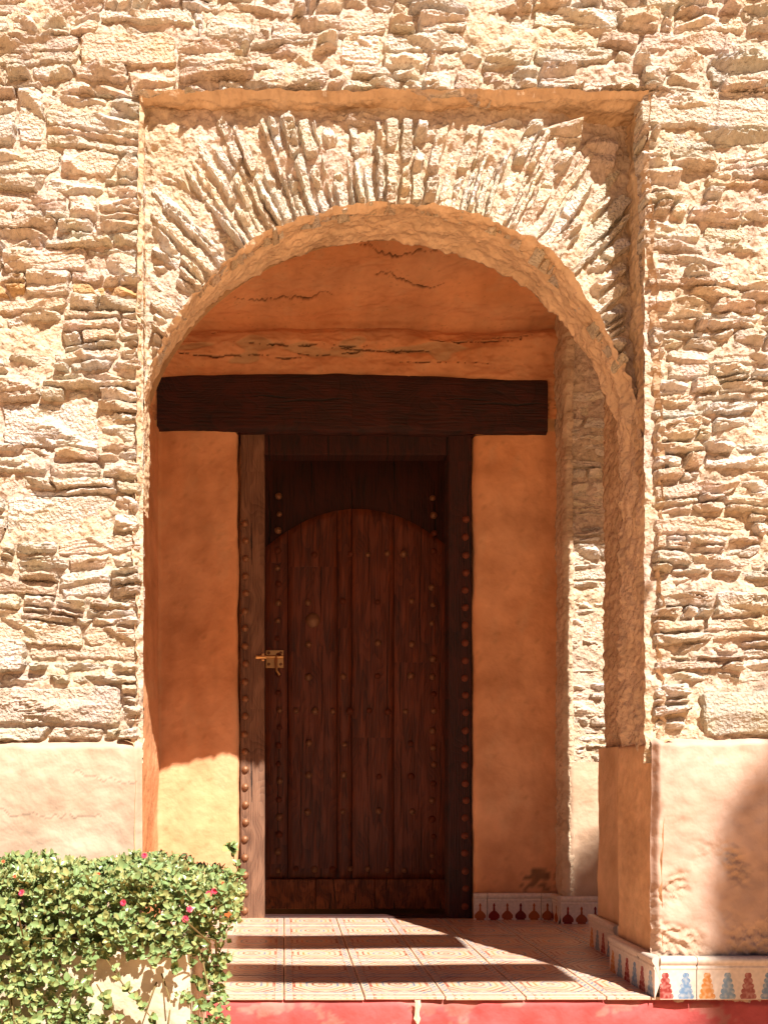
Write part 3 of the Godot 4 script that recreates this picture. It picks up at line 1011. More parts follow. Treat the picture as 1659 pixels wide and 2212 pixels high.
func porch_shell() -> void:
	var root := thing("porch_wall", "orange ochre plastered back wall of the porch around the door", "wall")
	var v := func(x: float, z: float) -> Vector2: return Vector2(x, z)
	# left of the door: side wall, corner, panel and rounded edge running into the doorway
	var ring := [v.call(-0.655, -0.36), v.call(-0.655, -1.576), v.call(-0.262, -1.576), v.call(-0.250, -1.580), v.call(-0.243, -1.590), v.call(-0.240, -1.605), v.call(-0.240, -2.30)]
	obj("left_panel", plan_wall(ring, 0.0, 2.56, 0.02, 0.008, ochre, 200.0, 0.0015).mesh(), M.plaster, root)
	var ring2 := [v.call(0.992, -2.30), v.call(0.992, -1.615), v.call(0.997, -1.592), v.call(1.010, -1.580), v.call(1.026, -1.576), v.call(1.46, -1.576)]
	obj("right_panel", plan_wall(ring2, 0.0, 2.56, 0.02, 0.008, ochre, 210.0, 0.0015).mesh(), M.plaster, root)
	# above the beam: cracked plaster that swells forward into the ceiling
	var prof := [Vector2(-1.576, 2.62), Vector2(-1.576, 2.92), Vector2(-1.566, 3.03), Vector2(-1.585, 3.075), Vector2(-1.615, 3.11), Vector2(-1.60, 3.15), Vector2(-1.52, 3.18), Vector2(-1.36, 3.25), Vector2(-1.20, 3.31), Vector2(-0.90, 3.38), Vector2(-0.36, 3.39)]
	var line := []
	for i in prof.size() - 1:
		var k := maxi(1, int(round(prof[i].distance_to(prof[i + 1]) / 0.0055)))
		for j in k: line.append(prof[i].lerp(prof[i + 1], float(j) / k))
	line.append(prof[-1])
	var cracks := []
	for k in 13:
		cracks.append([[2.95, 2.97, 3.005, 3.03, 2.99, 3.20, 3.24, 3.30, 3.05, 3.36, 2.92, 3.33, 3.10][k], [-0.55, 0.05, -0.2, 0.75, 0.25, -0.25, 0.45, 0.35, 0.95, 0.1, 0.6, 0.42, -0.4][k], [0.15, 0.62, 0.45, 1.25, 0.78, 0.25, 0.82, 0.75, 1.30, 0.6, 1.1, 0.62, 0.0][k], 0.0030 if k < 5 else 0.0017])
	var s := Shape.new()
	var nu := 460
	for j in line.size():
		var q: Vector2 = line[j]
		for i in nu + 1:
			var x := lerpf(-0.70, 1.48, float(i) / nu)
			var w := j * 0.0055
			var lump := 0.020 * n3(x * 2.0, w * 5.0, 220) + 0.006 * n3(x * 6.0, w * 16.0, 221) + 0.003 * n3(x * 18.0, w * 40.0, 222)
			var cr := 0.0
			for k in cracks:
				if x < k[1] or x > k[2]: continue
				var yy: float = k[0] + 0.016 * n3(x * 3.5, k[0] * 30.0, 5) + 0.005 * n3(x * 12.0, k[0] * 20.0, 6) + 0.003 * n3(x * 45.0, k[0] * 20.0, 6)
				var tp: float = minf(1.0, minf(x - k[1], k[2] - x) / 0.12)
				var dd := absf(q.y - yy)
				cr = maxf(cr, 1.0 - sstep(0.5, 1.3, dd / maxf(0.0005, k[3] * tp * (0.8 + 1.9 * n3(x * 11.0, k[0] * 50.0, 8)))))
			var bare := sstep(0.18, 0.3, n3(x * 3.2, w * 9.0, 223) - 6.0 * absf(q.y - 2.99))
			lump -= 0.012 * cr + 0.004 * bare
			var t := (Vector2(line[mini(j + 1, line.size() - 1)]) - Vector2(line[maxi(j - 1, 0)])).normalized()
			s.v.append(Vector3(x, q.y - t.x * lump, q.x + t.y * lump))
			var c := ochre(Vector3(x, w * 3.0, 0.3))
			c = c.lerp(Color(0.60, 0.42, 0.25), 0.75 * bare)
			s.c.append(c.lerp(Color(0.06, 0.03, 0.02), 0.85 * cr))
	s.grid(nu, line.size() - 1)
	obj("cracked_upper_wall", s.mesh(), M.plaster, root)
	# closing surfaces: ceiling to the right, left end, right end
	var cl := cbox(3.3, 0.06, 2.3, 0.01, Vector3(3.10, 3.86, -1.3))
	cl.take(cbox(2.4, 0.06, 2.2, 0.01, Vector3(0.30, 3.46, -1.30)))
	cl.take(cbox(0.06, 0.5, 2.2, 0.01, Vector3(1.46, 3.63, -1.3)))
	cl.take(cbox(2.4, 0.06, 1.0, 0.01, Vector3(0.38, 2.70, -2.10)))
	cl.take(cbox(0.06, 4.4, 1.4, 0.01, Vector3(4.7, 1.7, -1.0)))
	for i in cl.v.size(): cl.c.append(Color(0.62, 0.35, 0.15))
	obj("ceiling", cl.mesh(), M.plaster, root)

func pale_dado(p: Vector3) -> Color:
	var g := 1.0 + 0.09 * n3(p.x * 4.0, p.y * 4.0, 120) + 0.06 * n3(p.x * 15.0, p.y * 15.0, 121)
	return Color(0.60 * g, 0.44 * g, 0.32 * g)

func rubble_pale(p: Vector3) -> Color:
	var g := 1.0 + 0.12 * n3(p.z * 9.0, p.y * 9.0, 122) + 0.1 * n3(p.z * 30.0, p.y * 30.0, 123)
	return Color(0.63 * g, 0.49 * g, 0.36 * g)

func porch_piers() -> void:
	# the stone wall deeper in the porch, beside the ochre panel
	var root := thing("inner_stone_wall", "stone and plaster wall at the right end of the porch behind the jamb", "wall")
	var x0 := 1.425
	var z := -1.46
	var ys := PackedFloat32Array([0.80])
	while ys[-1] < 3.3: ys.append(ys[-1] + rng.randf_range(0.05, 0.12))
	var shapes := []
	var sizes := []
	for q in lay(ys, func(_y: float) -> Array: return [[x0 + 0.03, 2.3]]):
		var mid: Vector2 = (q[0] + q[1] + q[2] + q[3]) * 0.25
		shapes.append(stone_shape(q, z, 0.0085 if mid.x < 1.85 else 0.02, {"base": rng.randf_range(0.0, 0.018), "tone": Color(0.68, 0.585, 0.48)}))
		sizes.append((1.0 if mid.x < 1.8 else 0.0) * absf((q[1] - q[0]).cross(q[3] - q[0])))
	stones_into(root, shapes, sizes, 120)
	var m := mortar_patch(x0 + 0.02, 2.3, 0.74, 3.8, z, 0.012)
	obj("mortar", m.mesh(), M.mortar, root)
	# its ragged left cheek
	var ck := plan_wall([Vector2(x0 - 0.004, -1.60), Vector2(x0, -1.47), Vector2(x0 + 0.012, -1.452), Vector2(x0 + 0.045, -1.450), Vector2(x0 + 0.06, -1.49)], 0.0, 3.3, 0.012, 0.010, rubble_pale, 230.0, 0.0065)
	obj("ragged_edge", ck.mesh(), M.rough_plaster, root)
	var dd := plan_wall([Vector2(x0 + 0.02, -1.47), Vector2(x0 + 0.035, -1.444), Vector2(4.7, -1.444)], 0.0, 0.825, 0.016, 0.006, pale_dado, 240.0, 0.002)
	obj("plaster_dado", dd.mesh(), M.plaster, root)
	var up := cbox(2.5, 4.2, 0.1, 0.01, Vector3(3.5, 1.8, -1.53))
	for i in up.v.size(): up.c.append(Color(0.57, 0.43, 0.29))
	obj("wall_core", up.mesh(), M.rough_plaster, root)
	# the pier between this wall and the gateway
	var pier := thing("inner_pier", "narrow brown plastered pier just behind the right jamb of the arch", "pier")
	var pc := func(p: Vector3) -> Color:
		var g := 1.0 + 0.12 * n3(p.z * 9.0, p.y * 5.0, 124) + 0.1 * n3(p.z * 34.0, p.y * 34.0, 125)
		return Color(0.70 * g, 0.51 * g, 0.34 * g)
	obj("shaft", plan_wall([Vector2(1.703, -0.850), Vector2(1.425, -0.850), Vector2(1.410, -0.838), Vector2(1.40, -0.82), Vector2(1.40, -0.62), Vector2(1.408, -0.602), Vector2(1.425, -0.594), Vector2(1.703, -0.594), Vector2(1.703, -0.850)], 0.86, 3.9, 0.012, 0.006, pc, 250.0, 0.008).mesh(), M.rough_plaster, pier)
	var dc := func(p: Vector3) -> Color:
		var g := 1.0 + 0.1 * n3(p.z * 6.0, p.y * 5.0, 126) + 0.05 * n3(p.z * 24.0, p.y * 24.0, 127)
		return Color(0.76 * g, 0.50 * g, 0.30 * g)
	obj("pier_dado", plan_wall([Vector2(1.707, -0.862), Vector2(1.405, -0.862), Vector2(1.384, -0.850), Vector2(1.376, -0.83), Vector2(1.376, -0.62), Vector2(1.384, -0.59), Vector2(1.405, -0.578), Vector2(1.707, -0.578), Vector2(1.707, -0.862)], 0.0, 0.875, 0.014, 0.006, dc, 260.0, 0.001).mesh(), M.plaster, pier)

func lintel() -> void:
	var x0 := -0.662
	var x1 := 1.372
	var s := Shape.new()
	# a hewn beam: rounded section swept along x with a slight camber
	var nu := 90
	var sec := []
	var c0 := [Vector2(-0.006, 0.0), Vector2(0.020, 0.012), Vector2(0.024, 0.03), Vector2(0.024, 0.255), Vector2(0.018, 0.278), Vector2(-0.002, 0.288), Vector2(-0.20, 0.288), Vector2(-0.20, 0.0), Vector2(-0.006, 0.0)]
	for k in c0.size() - 1:
		for j in 5: sec.append(c0[k].lerp(c0[k + 1], j / 5.0))
	sec.append(c0[-1])
	for j in sec.size():
		for i in nu + 1:
			var t := float(i) / nu
			var x := lerpf(x0, x1, t)
			var q: Vector2 = sec[j]
			var cam: float = 0.022 * sin(PI * clampf(t * 1.1, 0.0, 1.0)) * q.y / 0.288 - 0.018 * t
			s.v.append(Vector3(x, 2.556 + q.y + cam + 0.004 * n3(x * 5.0, j * 0.2, 300), -1.576 + q.x + 0.005 * n3(x * 4.0, q.y * 12.0, 301)))
			s.uv.append(Vector2(q.y * 2.2 + 0.1, t * 2.0))
	s.grid(nu, sec.size() - 1)
	var o := obj("lintel_beam", s.mesh(), M.beam)
	tag(o, "long dark timber beam lying across the top of the doorway", "beam")
	for e in 2:
		var cap := Shape.new()
		var cx: float = [x0, x1][e]
		var cc := Vector3(cx, 2.70, -1.66)
		for j in sec.size() - 1:
			cap.tri(cc, s.v[j * (nu + 1) + e * nu], s.v[(j + 1) * (nu + 1) + e * nu], Vector3(0.4, 2.7, -1.66))
		obj("beam_end", cap.mesh(), M.beam, o)

# ---------------------------------------------------------------- door
func plank(w: float, h: float, d: float, mat: Material, k: int, called: String, parent: Node, at: Vector3) -> MeshInstance3D:
	var s := cbox(w, h, d, minf(0.004, w * 0.2))
	var off := Vector2(hsh(k, 3.0), hsh(k, 5.0))
	for i in s.uv.size():
		s.uv[i] = Vector2(s.v[i].x * 3.2, s.v[i].y * 0.8) + off
	return obj(called, s.mesh(), mat, parent, at)

func door_frame() -> void:
	var root := thing("door_frame", "heavy studded timber frame of the doorway with a sunlit left post", "door frame")
	var r := 1.53
	var lft := pt(520, 1992, r)
	var lfr := pt(572, 1992, r)
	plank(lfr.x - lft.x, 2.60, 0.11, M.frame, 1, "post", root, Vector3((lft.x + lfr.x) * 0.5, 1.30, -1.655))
	var rl := pt(968, 1980, r)
	var rr := pt(1018, 1980, r)
	plank(rr.x - rl.x, 2.60, 0.11, M.beam, 2, "post", root, Vector3((rl.x + rr.x) * 0.5, 1.30, -1.655))  # same timber as the left post, darker wood stands in for shade
	plank(rl.x - lfr.x + 0.01, 0.14, 0.10, M.beam, 3, "head_rail", root, Vector3((rl.x + lfr.x) * 0.5, 2.52, -1.66))
	# crack down the left post
	var dm := dome(0.0195, 0.018, 10).mesh()
	var k := 0
	for i in 23:
		var y := 0.045 + i * 0.0925
		fast_obj("nail", k, dm, M.iron, root, Vector3(pt(529 + 3.0 * hsh(i, 1.0), 0, r).x, y + 0.006 * hsh(i, 2.0), -1.600))
		k += 1
		fast_obj("nail", k, dm, M.rust, root, Vector3(pt(1003 + 3.0 * hsh(i, 4.0), 0, r).x, y + 0.02 + 0.006 * hsh(i, 3.0), -1.600))
		k += 1
	# keeper of the bolt on the left post
	var kp := pt(564, 1420, r)
	var t := tube(PackedVector3Array([Vector3(-0.026, 0, 0), Vector3(-0.022, 0, 0), Vector3(0.026, 0, 0)]), 0.0095, 0.0095, 8)
	obj("bolt_keeper", t.mesh(), M.brass, root, Vector3(kp.x, kp.y, -1.594))
	var kb := cbox(0.016, 0.04, 0.02, 0.003)
	obj("keeper_staple", kb.mesh(), M.brass, root, Vector3(kp.x + 0.012, kp.y, -1.596))
	# sill
	var sl := cbox(1.25, 0.05, 0.10, 0.012)
	for i in sl.uv.size(): sl.uv[i] = Vector2(sl.v[i].z * 3.0, sl.v[i].x * 0.8)
	obj("sill", sl.mesh(), M.beam, root, Vector3(0.375, -0.012, -1.645))

func door() -> void:
	var r := 1.75
	var z := (1.0 - r) * CAM_D
	var root := thing("door", "dark brown studded plank door with a round head and brass latch", "door", Vector3(0, 0, z))
	var X := func(px: float) -> float: return pt(px, 0, r).x
	var Y := func(py: float) -> float: return pt(0, py, r).y
	var y0: float = Y.call(1963.0)
	var yr: float = Y.call(1899.0)
	var joints := [573.0, 622.0, 729.0, 760.0, 851.0, 972.0]
	var ac := 772.0
	var arch := func(px: float) -> float: return Y.call(1098.0 + 80.0 * pow((px - ac) / 195.0, 2.0))
	for k in 5:
		# plank with an arched head, made as a grid so that its face is a little uneven
		var x0: float = X.call(joints[k]) + 0.0025
		var x1: float = X.call(joints[k + 1]) - 0.0025
		var s := Shape.new()
		var nu := maxi(4, int((x1 - x0) / 0.02))
		var nv := 90
		var off := hsh(k, 7.0)
		for j in nv + 1:
			for i in nu + 1:
				var x := lerpf(x0, x1, float(i) / nu)
				var px := lerpf(joints[k], joints[k + 1], float(i) / nu)
				var y := lerpf(yr + 0.002, arch.call(px), float(j) / nv)
				var ez := -0.012 if i == 0 or i == nu or j == 0 or j == nv else 0.0
				s.v.append(Vector3(x, y, ez + 0.004 * n3(x * 3.0, y * 1.5, 310 + k) + 0.0015 * n3(x * 20.0, y * 6.0, 311) + 0.003 * (hsh(k, 1.0) - 0.5)))
				s.uv.append(Vector2((x - x0) * 4.2 + off, -y * 0.55 + off))
		s.grid(nu, nv)
		obj("plank", s.mesh(), M.door, root)
	# bottom rail of three boards with lively grain
	var bj := [573.0, 682.0, 810.0, 972.0]
	for k in 3:
		var x0: float = X.call(bj[k]) + 0.0015
		var x1: float = X.call(bj[k + 1]) - 0.0015
		var s := cbox(x1 - x0, yr - y0, 0.03, 0.003)
		for i in s.uv.size(): s.uv[i] = Vector2(s.v[i].x * 3.6 + hsh(k, 9.0), -s.v[i].y * 1.6 + hsh(k, 4.0))
		obj("bottom_board", s.mesh(), M.board, root, Vector3((x0 + x1) * 0.5, (yr + y0) * 0.5, -0.006))
	# backing and the boards over the arched head
	var bk := cbox(1.16, 2.94, 0.03, 0.004)
	for i in bk.uv.size(): bk.uv[i] = Vector2(bk.v[i].x * 2.0, bk.v[i].y * 0.5)
	obj("backing", bk.mesh(), M.beam, root, Vector3(0.43, 1.45, -0.04))
	# studs
	var dm := dome(0.0205, 0.018, 10).mesh()
	var n := 0
	var put := func(px: float, py: float) -> void:
		if hsh(px, py, 3.0) < 0.10: return
		var nl := fast_obj("nail", n, dm, M.iron if hsh(px, py, 6.0) < 0.7 else M.rust, root, Vector3(X.call(px + 5.0 * (hsh(px, py) - 0.5)), Y.call(py + 5.0 * (hsh(py, px) - 0.5)), 0.003))
		nl.scale = Vector3.ONE * (0.8 + 0.35 * hsh(px, py, 9.0))
	for i in 22:
		put.call(602.0, 1880.0 - i * 38.5); n += 1
		put.call(935.0, 1884.0 - i * 38.5); n += 1
	for row in [1878.0, 1536.0, 1197.0]:
		for i in 7:
			put.call(640.0 + i * 39.0, row); n += 1
	for row in [1829.0, 1753.0, 1676.0, 1607.0, 1462.0, 1390.0, 1300.0]:
		for px in [667.0, 742.0, 817.0, 888.0]:
			put.call(px, row); n += 1
	# an iron plate on the second plank
	var ip := dome(0.045, 0.02, 12)
	obj("knocker_plate", ip.mesh(), M.iron, root, Vector3(X.call(676.0), Y.call(1340.0), 0.004))
	# latch
	var cx: float = X.call(594.0)
	var cy: float = Y.call(1424.0)
	var pl := cbox(0.108, 0.108, 0.008, 0.003)
	var la := obj("latch", pl.mesh(), M.brass, root, Vector3(cx, cy, 0.008))
	var rod := tube(PackedVector3Array([Vector3(-0.085, 0, 0), Vector3(-0.08, 0, 0), Vector3(0.05, 0, 0)]), 0.0095, 0.0095, 8)
	obj("bolt", rod.mesh(), M.brass, la, Vector3(0, 0.012, 0.014))
	var hd := tube(PackedVector3Array([Vector3(0, 0.012, 0.014), Vector3(0, -0.03, 0.03), Vector3(0.004, -0.075, 0.03), Vector3(0.022, -0.10, 0.028)]), 0.010, 0.008, 8)
	obj("handle", hd.mesh(), M.brass, la, Vector3(0.008, 0, 0))
	for q in [Vector2(-0.036, 0.036), Vector2(0.036, 0.036), Vector2(-0.036, -0.032), Vector2(0.036, -0.032)]:
		obj("screw", dome(0.010, 0.005, 8).mesh(), M.iron, la, Vector3(q.x, q.y, 0.004))
	# dark space round and behind the leaf
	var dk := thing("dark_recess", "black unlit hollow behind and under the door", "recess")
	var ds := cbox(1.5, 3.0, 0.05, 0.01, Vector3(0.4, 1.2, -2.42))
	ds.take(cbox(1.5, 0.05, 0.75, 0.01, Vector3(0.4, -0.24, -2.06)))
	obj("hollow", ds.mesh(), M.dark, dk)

# ---------------------------------------------------------------- floor and skirtings
func porch_floor() -> void:
	var root := thing("porch_floor", "patterned tile floor of the porch in faded cream, rust and blue", "floor")
	root.set_meta("kind", "structure")
	var bed_box := cbox(5.4, 0.34, 1.62, 0.004, Vector3(1.98, -0.1755, -0.805))
	obj("bedding", bed_box.mesh(), M.grout, root)
	var t := 0.274
	var k := 0
	var big := cbox(t - 0.004, 0.012, t - 0.004, 0.0018).mesh()
	var edge := cbox(t - 0.004, 0.012, 0.040, 0.0018).mesh()
	for j in 7:
		for i in range(-3, 7):
			var at := Vector3((i + 0.5) * t, 0.0, 0.0)
			if j == 0: at.z = 0.017
			else: at.z = -0.005 - (j - 0.5) * t
			at.y = -0.001 + 0.0022 * (hsh(i, j) - 0.5)
			if at.x < -0.75 or at.z < -1.70: continue
			var o := fast_obj("tile", k, edge if j == 0 else big, M.floor_tile if hsh(i, j, 4.0) < 0.6 else M.floor_tile_b, root, at)
			o.rotation.x = 0.003 * (hsh(i, j, 1.0) - 0.5)
			o.rotation.z = 0.004 * (hsh(i, j, 2.0) - 0.5)
			k += 1

func skirt_mesh(ln: float) -> ArrayMesh:
	# tile with a flat printed face and a round moulding along its top, standing on y = 0, face towards +z
	var prof := [Vector2(0.0, 0.016), Vector2(0.098, 0.016), Vector2(0.102, 0.0185), Vector2(0.106, 0.019), Vector2(0.110, 0.0185), Vector2(0.113, 0.0165), Vector2(0.116, 0.0175), Vector2(0.120, 0.021), Vector2(0.128, 0.0245), Vector2(0.136, 0.024), Vector2(0.142, 0.019), Vector2(0.144, 0.010), Vector2(0.144, -0.004)]
	var s := Shape.new()
	for j in prof.size():
		for i in 3:
			var x := lerpf(-ln * 0.5, ln * 0.5, i / 2.0)
			s.v.append(Vector3(x, prof[j].x, prof[j].y))
			s.uv.append(Vector2(1.0 - (1.0 - i / 2.0) * ln / 0.277, 1.0 - prof[j].x / 0.144))
	s.grid(2, prof.size() - 1)
	for e in [-1.0, 1.0]:
		for j in prof.size() - 1:
			s.tri(Vector3(e * ln * 0.5, prof[j].x, prof[j].y), Vector3(e * ln * 0.5, prof[j + 1].x, prof[j + 1].y), Vector3(e * ln * 0.5, 0.06, -0.004), Vector3(0, 0.06, 0), Vector2(0.02, 0.1), Vector2(0.02, 0.1), Vector2(0.02, 0.1))
	return s.mesh()

func skirt_run(root: Node3D, from: Vector3, to: Vector3, face: Vector3, mat: Material, first := 0.28) -> void:
	var d := (to - from).normalized()
	var total := from.distance_to(to)
	var at := 0.0
	var ln := first
	while at < total - 0.004:
		ln = minf(ln, total - at)
		var o := obj("tile", skirt_mesh(ln - 0.003), mat, root, from + d * (at + ln * 0.5))
		o.rotation.y = atan2(face.x, face.z)
		at += ln
		ln = 0.28

func skirtings() -> void:
	var a := thing("tile_skirting", "glazed skirting tiles with stepped blue, red and orange motifs at the foot of the front wall", "skirting")
	skirt_run(a, Vector3(1.268, 0.0, 0.040), Vector3(1.83, 0.0, 0.040), Vector3(0, 0, 1), M.merlon, 0.125)
	skirt_run(a, Vector3(1.268, 0.0, -0.36), Vector3(1.268, 0.0, 0.056), Vector3(-1, 0, 0), M.merlon)
	var b := thing("tile_skirting", "skirting tiles with dark red bottle motifs along the ochre back wall", "skirting")
	skirt_run(b, Vector3(0.985, 0.0, -1.562), Vector3(1.405, 0.0, -1.562), Vector3(0, 0, 1), M.finial, 0.07)
	skirt_run(b, Vector3(1.408, 0.0, -1.56), Vector3(1.408, 0.0, -1.44), Vector3(-1, 0, 0), M.finial)
	skirt_run(b, Vector3(1.400, 0.0, -1.442), Vector3(1.96, 0.0, -1.442), Vector3(0, 0, 1), M.finial)
	var c := thing("tile_skirting", "skirting tiles round the foot of the narrow inner pier", "skirting")
	skirt_run(c, Vector3(1.364, 0.0, -0.865), Vector3(1.364, 0.0, -0.56), Vector3(-1, 0, 0), M.merlon)
	skirt_run(c, Vector3(1.356, 0.0, -0.568), Vector3(1.67, 0.0, -0.568), Vector3(0, 0, 1), M.merlon)
	var d := thing("tile_skirting", "skirting tiles along the left panel of the porch behind the flowering shrub", "skirting")
	skirt_run(d, Vector3(-0.64, 0.0, -1.562), Vector3(-0.25, 0.0, -1.562), Vector3(0, 0, 1), M.finial)

# ---------------------------------------------------------------- planter
func leaf_mesh(bend: float) -> ArrayMesh:
	# a thick heart-shaped leaf, folded along its rib; lies along +y, faces +z
	var s := Shape.new()
	var rows := [[0.0, 0.10], [0.10, 0.45], [0.26, 0.86], [0.46, 1.0], [0.68, 0.82], [0.88, 0.40], [1.0, 0.05]]
	for r in rows:
		var t: float = r[0]
		var w: float = r[1] * 0.36
		var z := bend * t * t
		for e in [-1.0, -0.5, 0.0, 0.5, 1.0]:
			s.v.append(Vector3(e * w, t, z + 0.16 * absf(e) * r[1]))
	s.grid(4, 6)
	return s.mesh()

func flower_mesh() -> ArrayMesh:
	var s := Shape.new()
	for ring in 3:
		for k in 16:
			var a := TAU * (k + ring * 0.33) / 16.0
			var d := Vector3(cos(a), sin(a), [0.25, 0.7, 1.5][ring]).normalized()
			var sd := Vector3(-sin(a), cos(a), 0) * 0.09
			var ln: float = [1.0, 0.85, 0.6][ring]
			var tip: Vector3 = d * ln
			var m: Vector3 = d * ln * 0.6
			s.tri(Vector3.ZERO, m - sd, m + sd, Vector3(0, 0, -2))
			s.tri(m - sd, tip, m + sd, Vector3(0, 0, -2))
	return s.mesh()

func planter_and_plant() -> void:
	var pl := thing("planter", "low cream plastered planter under the trailing shrub", "planter")
	var f := func(u: float, v: float) -> Vector3:
		var x := lerpf(-2.2, -0.262, u)
		var y := lerpf(-0.36, 0.285, v)
		return Vector3(x + 0.003 * n3(y * 9.0, 2.0), y, 0.60 + 0.006 * n3(x * 3.0, y * 3.0, 400) - 0.02 * pow(sstep(0.96, 1.0, v), 2.0) - 0.02 * pow(sstep(0.985, 1.0, u), 2.0))
	obj("front", surf(120, 50, f, func(_p: Vector3) -> Color: return Color.WHITE).mesh(), M.planter, pl)
	obj("side", cbox(0.06, 0.64, 0.52, 0.012, Vector3(-0.291, -0.045, 0.325)).mesh(), M.planter, pl)
	obj("soil", cbox(1.9, 0.05, 0.50, 0.01, Vector3(-1.26, 0.23, 0.33)).mesh(), M.soil, pl)
	var bush := thing("flowering_shrub", "trailing green shrub with small pink flowers spilling over the planter", "shrub", Vector3(-0.6, 0.25, 0.4))
	var o0 := bush.position
	# leaf places: a lumpy mound on the planter and tresses hanging down its front and right end
	var places := []
	var mound := func(x: float, z: float) -> float:
		return 0.478 + 0.024 * n3(x * 4.0, z * 4.0, 410) + 0.022 * n3(x * 11.0, z * 11.0, 411) - 0.35 * pow(maxf(0.0, x + 0.34), 1.4) * 2.0 - 0.9 * pow(maxf(0.0, absf(z - 0.42) - 0.2), 1.6)
	var add_tuft := func(p: Vector3, up: Vector3, sz: float) -> void:
		var e := up.cross(Vector3(rng.randf() - 0.5, rng.randf() - 0.5, rng.randf() - 0.5)).normalized()
		var k := rng.randi_range(4, 7)
		for i in k:
			var d := e.rotated(up, TAU * i / k + rng.randf_range(-0.4, 0.4))
			var out := (d * rng.randf_range(0.5, 1.0) + up * rng.randf_range(0.15, 0.9)).normalized()
			places.append([p + up * (0.012 * (i % 2)), out, up, sz * rng.randf_range(0.7, 1.15)])
	for i in 3400:
		var x := rng.randf_range(-1.5, -0.135)
		var z := rng.randf_range(0.12, 0.66)
		var y: float = mound.call(x, z)
		if y < 0.16: continue
		var top := rng.randf()
		var dep := rng.randf_range(0.0, 0.10) * top
		var gx: float = (mound.call(x + 0.02, z) - y) / 0.02
		var gz: float = (mound.call(x, z + 0.02) - y) / 0.02
		var up := Vector3(-gx + rng.randf_range(-0.5, 0.5), 1.0, -gz + rng.randf_range(-0.2, 0.7)).normalized()
		add_tuft.call(Vector3(x, y - dep, z), up, rng.randf_range(0.012, 0.025))
	# front face: leaf curtain with a bare patch where the planter shows
	for i in 3600:
		var x := rng.randf_range(-1.5, -0.16)
		var y := rng.randf_range(-0.34, 0.45)
		var hole := Vector2((x + 0.40) / 0.112, (y - 0.12) / 0.17)
		if hole.length() < 1.0 + 0.35 * n3(x * 12.0, y * 12.0, 420): continue
		if x > -0.27 and y < 0.02 and rng.randf() < 0.75: continue
		if x > -0.46 and y < -0.05 and rng.randf() < 0.7: continue
		var z := 0.635 + 0.035 * n3(x * 5.0, y * 5.0, 421) + 0.02 * (1.0 - absf(y - 0.3) * 1.4) + rng.randf_range(-0.03, 0.015)
		if x > -0.3: z -= (x + 0.3) * 1.6
		add_tuft.call(Vector3(x, y, z), Vector3(rng.randf_range(-0.5, 0.6), rng.randf_range(0.1, 0.9), 1.0).normalized(), rng.randf_range(0.012, 0.025))
	for i in 700:
		add_tuft.call(Vector3(rng.randf_range(-1.25, -0.2), rng.randf_range(0.26, 0.43), rng.randf_range(0.48, 0.63)), Vector3(rng.randf_range(-0.5, 0.5), rng.randf_range(0.2, 1.0), 0.9).normalized(), rng.randf_range(0.015, 0.025))
	# stems with tufts: a few that reach out against the wall and over the bare patch
	var stems := [
		[Vector3(-0.20, 0.36, 0.50), Vector3(-0.13, 0.47, 0.48), Vector3(-0.155, 0.545, 0.47)],
		[Vector3(-0.47, 0.27, 0.70), Vector3(-0.42, 0.18, 0.67), Vector3(-0.36, 0.10, 0.64), Vector3(-0.33, 0.04, 0.63)],
		[Vector3(-0.50, 0.20, 0.68), Vector3(-0.45, 0.10, 0.66), Vector3(-0.42, 0.0, 0.64)],
		[Vector3(-0.22, 0.0, 0.64), Vector3(-0.16, -0.06, 0.60), Vector3(-0.10, -0.10, 0.56), Vector3(-0.055, -0.07, 0.54)],
		[Vector3(-0.24, 0.02, 0.62), Vector3(-0.19, -0.10, 0.60), Vector3(-0.15, -0.16, 0.58)]
]
	var sm := Shape.new()
	for st in stems:
		sm.take(tube(PackedVector3Array(st), 0.0022, 0.0014, 5))
		for k in st.size():
			for j in 3:
				var p: Vector3 = st[k] if k == st.size() - 1 else st[k].lerp(st[k + 1], j / 3.0)
				if k == 0 and j == 0: continue
				add_tuft.call(p, Vector3(rng.randf_range(-0.5, 0.5), rng.randf_range(0.2, 1.0), 0.8).normalized(), rng.randf_range(0.016, 0.026))
	# woody stems inside
	for i in 40:
		var x := rng.randf_range(-1.1, -0.2)
		var z := rng.randf_range(0.2, 0.66)
		sm.take(tube(PackedVector3Array([Vector3(x, 0.2, 0.35 + 0.2 * (z - 0.4)), Vector3(x + rng.randf_range(-0.05, 0.05), 0.3, z), Vector3(x + rng.randf_range(-0.1, 0.1), rng.randf_range(0.05, 0.42), z + 0.12)]), 0.004, 0.002, 5))
	for i in sm.v.size(): sm.v[i] -= o0
	tag(obj("stems", sm.mesh(), M.stem, bush), "", "", "", "stuff")
	# the leaves: those nearest the viewer singly, the others as one mass
	var lm := [leaf_mesh(0.25), leaf_mesh(-0.1), leaf_mesh(0.5)]
	var frames := []
	for q in places:
		var up: Vector3 = q[1]
		var nrm: Vector3 = q[2] - up * up.dot(q[2])
		if nrm.length() < 0.05: nrm = up.cross(Vector3.RIGHT)
		nrm = (nrm.normalized() + Vector3(rng.randf() - 0.5, rng.randf() - 0.5, rng.randf() - 0.5) * 0.5)
		nrm = (nrm - up * up.dot(nrm)).normalized()
		var sz: float = q[3]
		frames.append(Transform3D(Basis(up.cross(nrm) * sz, up * sz, nrm * sz), q[0] - o0))
	var order := range(frames.size())
	var key := func(i: int) -> float:
		var p: Vector3 = frames[i].origin + o0
		if p.x < -0.78 or p.y < -0.12: return 9.0
		return (p - Vector3(0, CAM_Y, CAM_D)).length() - 4.0 * places[i][3]
	order.sort_custom(func(a, b): return key.call(a) < key.call(b))
